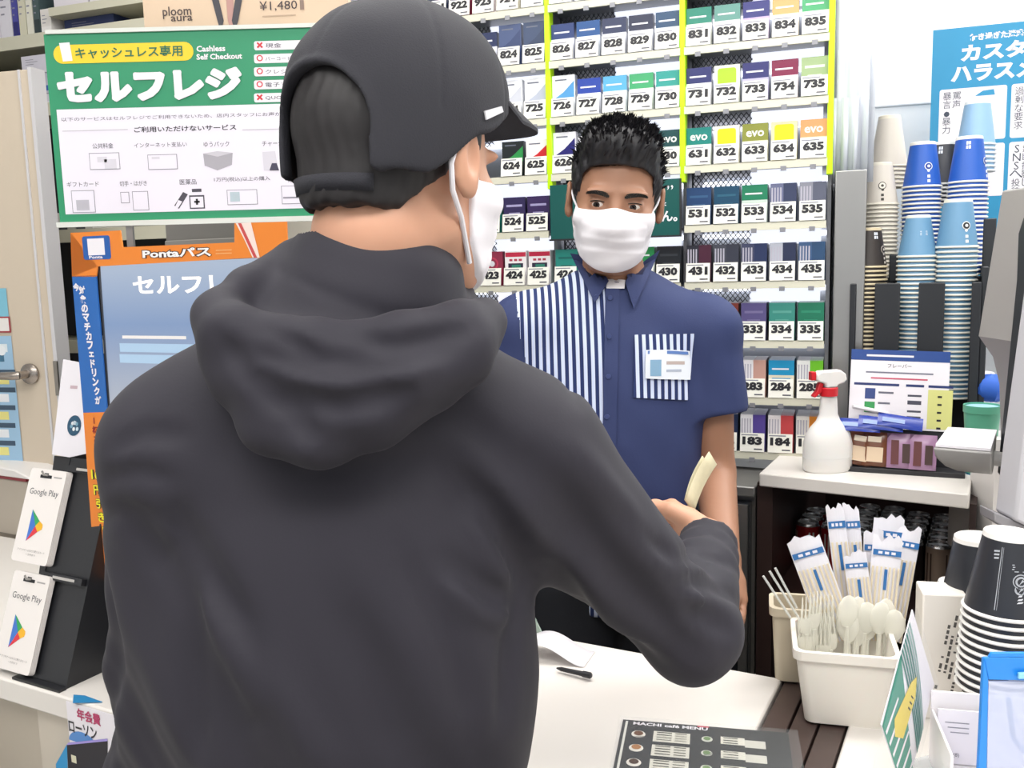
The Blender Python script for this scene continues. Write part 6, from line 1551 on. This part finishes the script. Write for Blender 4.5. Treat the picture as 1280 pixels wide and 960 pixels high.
for k in range(2300):
    u, v = random.uniform(-1, 1), random.uniform(-.9, 1)
    if u * u + v * v > 1.05: continue
    st = hl((u * .080, v * .102, .16)); q = Vv([float(x) for x in project(hcf, [st], -(HMx @ Vv((0, 0, 1))), .2)[0]])
    loc = (HMx.transposed() @ (q - HC))
    if loc.z < .02 or (loc.y > .03 and loc.z < .078): continue
    up = .75 if v > .2 else .35
    dirn = HMx @ Vv((u * .5 + random.uniform(-.35, .35) - .1, .35 + .3 * v + random.uniform(-.3, .3), up + random.uniform(-.1, .3)))
    dirn.normalize(); ln = random.uniform(.007, .017) * (1 if v > -.2 else .6); side = HMx @ Vv((random.uniform(-.4, .4), .3, -.25))
    b.tube([q - dirn * .004 - CBASE, q + dirn * ln * .55 - CBASE, q + dirn * ln + side * ln * .3 - CBASE], [.0017, .0012, .0002], HAIRC, 4, False)
o = b.build('hair_strands', hair); o['kind'] = 'stuff'
# ---------------------------------------------------------------- the customer, seen from behind
SKU = skin_mat('skin_customer', '#c9977c', 0)
UB = Vv((P(405, 700, .87).x, .87, 0))
UC = P(503, 207, .885); UM = rot3((math.sin(math.radians(33)), math.cos(math.radians(33))), 6, 0)
def ul(v): return UC + UM @ Vector(v)
un0, un1 = ul((0, -.035, -.07)), P(458, 418, .868)
uR, uL = P(652, 572, .88), P(238, 560, .85)
ueR, uwR = P(864, 790, .96), P(886, 676, 1.165)
ueL, uwL = P(212, 990, .90), P(255, 960, 1.08)
uwL.z = max(uwL.z, ZC + .045)
uhA, uhB = Vv((UB.x - .09, .86, .90)), Vv((UB.x + .10, .86, .90))
ukA, ukB = Vv((UB.x - .10, .86, .48)), Vv((UB.x + .11, .85, .48))
uaA, uaB = Vv((UB.x - .12, .82, .07)), Vv((UB.x + .12, .82, .07))
uch = Vv((P(415, 600, .88).x, .875, 1.235)); ube = Vv((UB.x + .01, .875, 1.08))
ud = Vv((-.30, .93, .02)); HU = hand_sdf(hand_cones(uwR, ud, (-.35, -.1, .92), (-.85, -.2, -.42), 1.0))
HV = hand_sdf(hand_cones(uwL, (.25, .95, -.05), (.7, -.1, .7), (-.6, .1, -.75), .4))
uhf = head_group(UC, UM, False)
def cust_body(p):
    d = sd_ell(p, uch, (.165, .095, .22)); d = smin(d, sd_ell(p, ube, (.145, .095, .22)), .08)
    d = smin(d, sd_cone(p, un1 - Vv((0, 0, .03)), uR, .045, .048), .04); d = smin(d, sd_cone(p, un1 - Vv((0, 0, .03)), uL, .045, .048), .04)
    for s_, e_, w_ in ((uR, ueR, uwR), (uL, ueL, uwL)):
        d = smin(d, sd_cone(p, s_, e_, .050, .040), .03); d = smin(d, sd_cone(p, e_, w_, .042, .027), .012)
    for a, b, ra, rb in legs_f(uhA, uhB, ukA, ukB, uaA, uaB): d = smin(d, sd_cone(p, a, b, ra, rb), .02)
    for a in (uaA, uaB): d = smin(d, sd_cone(p, a + Vv((0, 0, -.03)), a + Vv((0, .14, -.04)), .035, .028), .02)
    d = smin(d, sd_cone(p, un0, un1, .058, .062), .02)
    d = with_group(d, p, uhf, UC, .17, .02)
    d = with_group(d, p, HU[0], HU[1], HU[2], .012); d = with_group(d, p, HV[0], HV[1], HV[2], .012)
    return d
AXu = (ax_(UB.x - .34, .40, [(UC.x - .10, UC.x + .11, .0026), (uwR.x - .11, uwR.x + .05, .0032)], .009), ax_(.68, 1.34, [(UC.y - .11, UC.y + .12, .0032), (uwR.y - .03, uwR.y + .16, .0035)], .010), ax_(-.01, 1.68, [(1.36, 1.66, .0028), (uwR.z - .06, uwR.z + .12, .0032)], .014))
cust = figure('person', cust_body, AXu, UB, [SKU]); cust.location = UB
tag(cust, 'customer in a black cap and dark hooded jacket seen from behind reaching over the counter', 'person')
figure('trousers', trou(.016, (uhA, uhB, ukA, ukB, uaA, uaB), .95), (ax_(UB.x - .27, UB.x + .28, [], .012), ax_(.68, 1.06, [], .012), ax_(.02, 1.0, [], .014)), UB, [mat('trousers_charcoal', '#2a2b30', .8)], cust)
# jacket
JK = bpy.data.materials.new('jacket_fabric'); JK.use_nodes = True
nt = JK.node_tree; bs = nt.nodes['Principled BSDF']; bs.inputs['Base Color'].default_value = srgb('#28262f'); bs.inputs['Roughness'].default_value = .72; bs.inputs['Specular IOR Level'].default_value = .35; bs.inputs['Sheen Weight'].default_value = .04
tc = nt.nodes.new('ShaderNodeTexCoord'); n1 = nt.nodes.new('ShaderNodeTexNoise'); n1.inputs['Scale'].default_value = 420; nt.links.new(tc.outputs['Object'], n1.inputs['Vector'])
bp = nt.nodes.new('ShaderNodeBump'); bp.inputs['Strength'].default_value = .08; bp.inputs['Distance'].default_value = .001; nt.links.new(n1.outputs['Fac'], bp.inputs['Height']); nt.links.new(bp.outputs['Normal'], bs.inputs['Normal'])
def L(pts, Y): return [P(x, y, Y) for x, y in pts]
# folds: polyline, width, depth (+ cuts in, - stands out)
FOLD = [
 (L([(560, 590), (610, 640), (650, 700), (668, 745)], .78), .016, .010), (L([(640, 560), (690, 620), (730, 690)], .80), .020, .008), (L([(585, 620), (620, 690), (650, 740)], .78), .013, -.006),
 (L([(660, 740), (640, 800), (625, 900)], .80), .012, .007), (L([(560, 700), (610, 740), (660, 750)], .79), .010, .006), (L([(565, 730), (600, 765), (650, 775)], .79), .010, -.005),
 (L([(150, 640), (200, 700), (260, 800), (310, 900)], .76), .016, .008), (L([(200, 690), (260, 790), (330, 900)], .76), .018, -.008), (L([(230, 660), (300, 780), (370, 930)], .76), .014, .006), (L([(290, 770), (340, 860), (400, 960)], .76), .015, -.006),
 (L([(420, 760), (470, 850), (500, 950)], .76), .018, .005), (L([(500, 690), (560, 800), (590, 900)], .76), .016, .005),
 (L([(140, 560), (180, 540), (230, 545)], .77), .008, .004), (L([(128, 600), (170, 590), (215, 600)], .77), .008, .004), (L([(126, 650), (160, 640), (200, 652)], .77), .008, .003),
 (L([(130, 700), (140, 800), (135, 940)], .80), .014, .006), (L([(225, 640), (238, 780), (250, 960)], .78), .013, .006),
 (L([(720, 560), (780, 640), (830, 720)], .86), .014, -.005), (L([(700, 620), (770, 720), (840, 790)], .84), .014, .006), (L([(680, 700), (740, 770), (820, 830)], .84), .014, .006), (L([(760, 620), (810, 680), (850, 700)], .88), .010, .004),
 (L([(855, 700), (880, 690), (915, 705)], .98), .009, .007), (L([(850, 725), (890, 730), (925, 750)], .96), .010, .006), (L([(855, 760), (890, 775), (918, 790)], .93), .010, .005), (L([(860, 668), (885, 660), (912, 675)], 1.05), .007, .006),
 (L([(405, 600), (408, 760), (400, 950)], .76), .05, .004), (L([(300, 560), (380, 600), (480, 590), (560, 560)], .76), .022, .004), (L([(520, 490), (600, 540), (660, 600)], .77), .014, .004), (L([(640, 420), (690, 450), (720, 500)], .82), .010, .003),
]
cuffN = (uwR - ueR).normalized()
def jacket_core(p):
    d = sd_ell(p, uch + Vv((0, 0, -.02)), (.186, .120, .25)); d = smin(d, sd_ell(p, ube + Vv((0, 0, -.01)), (.180, .130, .26)), .10)
    d = smin(d, sd_ell(p, Vv((UB.x, .868, .86)), (.182, .138, .19)), .06)
    bb = un1 + Vv((0, .0, -.025))
    d = smin(d, sd_cone(p, bb, uR, .080, .070), .05); d = smin(d, sd_cone(p, bb, uL, .080, .072), .05)
    d = smin(d, sd_cone(p, uR, ueR, .078, .052), .04)
    d = smin(d, sd_cone(p, ueR, uwR, .053, .036), .018)
    d = smin(d, sd_cone(p, uL, ueL, .072, .058), .035); d = smin(d, sd_cone(p, ueL, uwL, .062, .045), .02)
    return d
def onto(f, pts, n=4):
    """lay a polyline onto the cloth it creases"""
    q = []
    for a, b in zip(pts, pts[1:]): q += [a.lerp(b, k / n) for k in range(n)]
    q.append(pts[-1]); st = [CAM_LOC + (v - CAM_LOC) * .55 for v in q]
    return [Vv([float(x) for x in r]) for r in project(f, st, [tuple(v - CAM_LOC) for v in st], 1.0)]
FB = []
for pts, w_, dep in FOLD:
    pts = onto(jacket_core, pts, 2); a = np.array([list(q) for q in pts]); FB.append((pts, w_, dep, a.min(0) - w_ * 2.6, a.max(0) + w_ * 2.6))
def jacket_f(p):
    d = jacket_core(p)
    for pts, w_, dep, lo, hi in FB:
        m = ((p > lo) & (p < hi)).all(1)
        if m.any():
            ds, fr = poly_dist(p[m], pts); d[m] += 2.4 * dep * np.exp(-(ds / w_) ** 2) * np.sqrt(np.sin(np.pi * np.clip(fr, .02, .98)))
    d = d + .0018 * np.sin(p[:, 0] * 38 + p[:, 2] * 27 + 2 * np.sin(p[:, 2] * 13)) * np.sin(p[:, 2] * 22 - p[:, 0] * 15 + 1)
    uu = p[:, 0] * .86 + p[:, 2] * .50; zz_ = 1 / (1 + np.exp((p[:, 2] - 1.22) / .035)); sw = np.sin(uu * 62 + 1.6 * np.sin(p[:, 2] * 9 + p[:, 0] * 8) + .6)
    d = d - .0055 * zz_ * (p[:, 1] < .9) * np.sign(sw) * np.abs(sw) ** 1.6
    # sleeve ripples near the right cuff
    t_ = (p - vn(ueR)) @ vn(cuffN) / (uwR - ueR).length; rp = (p - vn(ueR)) @ vn(cuffN)
    near = (((p - vn(uwR)) ** 2).sum(1) < .12 ** 2); d = d + np.where(near, .0022 * np.sin(rp * 170) * np.clip(t_, 0, 1), 0)
    cut = (p - vn(uwR - cuffN * .004)) @ vn(cuffN); d = np.where(near, smax(d, cut, .005), d)
    nl = (uwL - ueL).normalized(); nearl = (((p - vn(uwL)) ** 2).sum(1) < .12 ** 2); cut = (p - vn(uwL - nl * .01)) @ vn(nl); d = np.where(nearl, smax(d, cut, .005), d)
    nk = sd_cone(p, un0 + Vv((0, 0, .05)), un1 + Vv((0, 0, .0)), .064, .066); d = smax(d, -nk, .004)
    return smax(d, .70 - p[:, 2], .008)
jk = figure('jacket', jacket_f, (ax_(UB.x - .34, .42, [], .0052), ax_(.66, 1.26, [], .0052), ax_(.67, 1.50, [], .0052)), UB, [JK], cust)
# hood: stand-up collar round the neck and the pouch lying on the back
def polycone(p, pts, rs, k=.012):
    d = None
    for i in range(len(pts) - 1):
        e = sd_cone(p, pts[i], pts[i + 1], rs[i], rs[i + 1]); d = e if d is None else smin(d, e, k)
    return d
def arc(px_pts, Y): return [P(x, y, y_) for (x, y), y_ in zip(px_pts, Y)]
H1 = arc([(355, 322), (308, 362), (274, 392), (300, 408), (400, 424), (500, 420), (575, 402), (605, 392)], [.86, .82, .785, .755, .745, .748, .775, .81])
H2 = arc([(274, 395), (285, 430), (330, 462), (420, 480), (510, 470), (580, 440), (608, 405)], [.80, .765, .748, .738, .742, .765, .80])
H3 = arc([(278, 430), (298, 480), (340, 525), (400, 540), (470, 520), (545, 482), (600, 440)], [.79, .765, .752, .746, .75, .77, .80])
COL_ = arc([(350, 325), (372, 318), (430, 345), (500, 362), (555, 372), (590, 385)], [.885, .84, .80, .79, .80, .84])
HF = [(L([(300, 440), (380, 455), (440, 462), (560, 440)], .74), .008, .007), (L([(340, 415), (400, 450), (470, 452)], .74), .007, .006), (L([(300, 470), (350, 500), (430, 508), (540, 480)], .74), .010, .008), (L([(272, 420), (310, 470), (370, 490)], .745), .008, .006), (L([(470, 440), (540, 425), (590, 410)], .75), .008, .006), (L([(365, 500), (375, 530), (400, 560)], .74), .010, .005), (L([(455, 420), (475, 432), (520, 430)], .745), .006, .005)]
cA, cB = P(472, 420, .875), P(482, 330, .885); czl, czr = P(348, 306, .86), P(592, 392, .86)
def hood_core(p):
    d = polycone(p, H1, [.012, .016, .018, .017, .016, .017, .018, .014]); d = smin(d, polycone(p, H2, [.014, .022, .026, .028, .027, .024, .014]), .022)
    d = smin(d, polycone(p, H3, [.012, .020, .027, .029, .026, .020, .012]), .022)
    w_ = sd_cone(p, P(465, 375, .87), P(445, 430, .87), .090, .112); d = smin(d, w_, .02)
    c = sd_cone(p, cA, cB, .100, .090); t_ = (p[:, 0] - czl.x) / (czr.x - czl.x); zt_ = czl.z + (czr.z - czl.z) * t_
    c = smax(c, p[:, 2] - zt_ - np.clip(p[:, 1] - .86, -.1, .1) * .5, .005)
    d = smin(d, c, .014)
    nk = sd_cone(p, P(485, 270, .885), P(470, 430, .885), .070, .066); return smax(d, -nk, .005)
HFB = [(onto(hood_core, a, 2), b_, c_) for a, b_, c_ in HF]
def hood_f(p):
    d = hood_core(p)
    for pts, w2, dep in HFB:
        ds, fr = poly_dist(p, pts); d = d + 2.1 * dep * np.exp(-(ds / w2) ** 2) * np.sin(np.pi * np.clip(fr, .05, .95))
    return d + .0016 * np.sin(p[:, 0] * 55 + p[:, 2] * 60) * np.sin(p[:, 2] * 75 - p[:, 0] * 20)
figure('hood', hood_f, (ax_(P(235, 400, .8).x, P(640, 400, .8).x, [], .0036), ax_(.68, .98, [], .0038), ax_(P(400, 600, .8).z, P(400, 290, .85).z, [], .0036)), UB, [JK], cust)
# hair under the cap
def uhair_f(p):
    R = np.array(UM, np.float32); q = (p - vn(UC)) @ R; x = np.abs(q[:, 0]); s = np.stack([x, q[:, 1], q[:, 2]], 1)
    d = sd_ell(s, (0, -.018, .028), (.0790, .100, .092)); d = smin(d, sd_ell(s, (0, -.058, -.035), (.055, .050, .045)), .02)
    low = np.where(q[:, 1] > .0, .012 - q[:, 2], (-.052 + np.clip(q[:, 1] + .06, 0, .1) * .9) - q[:, 2]); d = smax(d, low + .0015 * np.sin(x * 260), .006)
    d = smax(d, q[:, 1] - .032, .004); d = smax(d, q[:, 2] - .11, .01); d = smax(d, -sd_ell(s, (.086, -.012, -.008), (.018, .024, .032)), .004)
    return d + .0006 * np.sin(q[:, 0] * 420 + q[:, 1] * 380 + 3 * np.sin(q[:, 2] * 70))
figure('hair', uhair_f, (ax_(UC.x - .13, UC.x + .13, [], .003), ax_(UC.y - .14, UC.y + .13, [], .003), ax_(UC.z - .09, UC.z + .13, [], .003)), UB, [mat('hair_dark', '#1d1a1c', .6, noise=.35, nscale=90)], cust)
# cap
CAPM = mat('cap_black', '#26262d', .85, noise=.06, nscale=12, bump=.25, bscale=700)
def cap_f(p):
    R = np.array(UM, np.float32); q = (p - vn(UC)) @ R; x = np.abs(q[:, 0]); s = np.stack([x, q[:, 1], q[:, 2]], 1)
    s = np.stack([x, q[:, 1], np.where(q[:, 2] < .04, .04 + (q[:, 2] - .04) * .45, q[:, 2])], 1); d = sd_ell(s, (0, -.008, .040), (.0945, .1155, .106)); d = smin(d, sd_ell(s, (0, .02, .080), (.076, .080, .062)), .03)
    for a in (0, math.pi / 3, -math.pi / 3):          # panel seams
        pl_ = np.abs(q[:, 0] * math.cos(a) + (q[:, 1] + .004) * math.sin(a)); d = d + .0012 * np.exp(-(pl_ / .0022) ** 2) * (q[:, 2] > .03)
    low = (.032 + np.clip(.03 - q[:, 1], -.08, .09) * -.62 + .008 * np.exp(-((q[:, 1] + .012) / .022) ** 2)) - q[:, 2]; d = smax(d, low, .005)
    inner = sd_ell(s, (0, -.010, .034), (.087, .106, .094)); d = smax(d, -inner, .002)
    arch = np.maximum(np.sqrt(x ** 2 + (q[:, 2] - .012) ** 2) - .050, q[:, 1] + .03); arch = np.minimum(arch, np.maximum(np.maximum(x - .050, q[:, 2] - .012), q[:, 1] + .03))
    rim = np.abs(np.sqrt(x ** 2 + np.maximum(q[:, 2] - .012, 0) ** 2) - .054); d = d - .0022 * np.exp(-(rim / .0035) ** 2) * (q[:, 1] < -.03)
    d = smax(d, -arch, .002)
    return d + .0008 * np.sin(q[:, 0] * 60 + q[:, 2] * 50) * np.sin(q[:, 1] * 70)
cap = figure('cap', cap_f, (ax_(UC.x - .14, UC.x + .15, [], .0028), ax_(UC.y - .15, UC.y + .15, [], .0028), ax_(UC.z - .08, UC.z + .17, [], .0028)), UB, [CAPM], cust)
b = MB(); n, m_ = 16, 8; vs = []
for s2 in (0, 1):
    for i in range(n + 1):
        a = math.radians(-68 + 136 * i / n)
        for j in range(m_ + 1):
            t = j / m_; ro, ry = .092 + .0 * t, .108; bx, by = .088 * math.sin(a), -.0 + .104 * math.cos(a)
            ex, ey = .088 * math.sin(a), .106 * math.cos(a) + .082 * max(0, math.cos(a * 1.05)) ** .6
            x_, y_ = lerp(bx, ex, t), lerp(by, ey, t); z_ = .078 - .012 * t - 2.2 * x_ * x_ * (.55 + .45 * t) - s2 * .0035
            vs.append(ul((x_, y_, z_)) - UB)
N = (n + 1) * (m_ + 1); fs = []
for i in range(n):
    for j in range(m_):
        a = i * (m_ + 1) + j; fs.append((a, a + m_ + 1, a + m_ + 2, a + 1)); fs.append((N + a, N + a + 1, N + a + m_ + 2, N + a + m_ + 1))
edge = [i * (m_ + 1) + m_ for i in range(n + 1)]; ring = edge + [n * (m_ + 1) + j for j in range(m_ - 1, -1, -1)] + [i * (m_ + 1) for i in range(n - 1, -1, -1)] + list(range(1, m_))
for a, c in zip(ring, ring[1:] + ring[:1]): fs.append((a, N + a, N + c, c))
b.add(vs, fs, CAPM); b.build('visor', cap)
b = MB(); b.lathe([(0, .006), (.006, .004), (.008, 0)], CAPM, 14); o = b.build('top_button', cap); o.location = ul((0, -.004, .149)) - UB
patch('cap_logo', cap_f, quadgrid((604, 139), (625, 133), (627, 140), (606, 150), .72, 5, 8), None, .0005, .0015, mat('logo_white', '#d8d6dc', .4), cap, UB)
def strap_pts(z, r=0): return [ul(((.0855 + r) * math.sin(a), -.006 - (.107 + r) * math.cos(a), z)) - UB for a in [math.radians(-34 + 68 * k / 12) for k in range(13)]]
b = MB(); A = strap_pts(-.026, -.005); B_ = strap_pts(-.040, -.008); b.add(A + B_, [(i, i + 1, 14 + i, 13 + i) for i in range(12)], CAPM); o = b.build('strap', cap); sm = o.modifiers.new('thickness', 'SOLIDIFY'); sm.thickness = .003
# mask
mk2 = figure('face_mask', mask_shape(UC, UM), mask_axes(UC), UB, [MASKM], cust)
for s_ in (-1, 1):
    b = MB(); b.tube([ul((s_ * .066, .028, -.018)) - UB, ul((s_ * .077, .010, .004)) - UB, ul((s_ * .082, -.006, .022)) - UB, ul((s_ * .084, -.024, .018)) - UB, ul((s_ * .082, -.033, -.010)) - UB, ul((s_ * .079, -.026, -.032)) - UB, ul((s_ * .073, -.004, -.052)) - UB, ul((s_ * .062, .026, -.090)) - UB], .0026, MASKM, 8); b.build('ear_loop', mk2)
for s_ in (-1, 1): eyeball(cust, UB, ul, (.6, .8, -.3), s_)
# folded banknotes in his hand
c0 = P(866, 640, 1.245); c1 = P(895, 580, 1.285); ax1 = (c1 - c0).normalized(); sd1 = Vv((.45, .9, 0)); sd1 = (sd1 - ax1 * sd1.dot(ax1)).normalized(); nn = ax1.cross(sd1)
for k, (lb, cc) in enumerate((('folded pale banknote held up in the hand of the customer', '#cfc6a6'), ('second folded banknote behind the first in the hand of the customer', '#b9b294'))):
    b = MB(); n = 6; vs = []
    for i in range(n + 1):
        t = i / n; cpt = c0 + (c1 - c0) * t * (1 - .12 * k) + nn * (.0035 * math.sin(t * 3) + .004 * k * t + .0016 * k)
        vs += [cpt - sd1 * .030 + nn * .010, cpt - nn * .002, cpt + sd1 * .030 + nn * .010]
    b.add([v - c0 for v in vs], [f for i in range(n) for f in ((3 * i, 3 * i + 1, 3 * i + 4, 3 * i + 3), (3 * i + 1, 3 * i + 2, 3 * i + 5, 3 * i + 4))], mat('note_' + str(k), cc, .6, noise=.12, nscale=90))
    o = b.build('banknote', loc=c0); sm = o.modifiers.new('thickness', 'SOLIDIFY'); sm.thickness = .0009; tag(o, lb, 'banknote', 'banknotes in the hand')
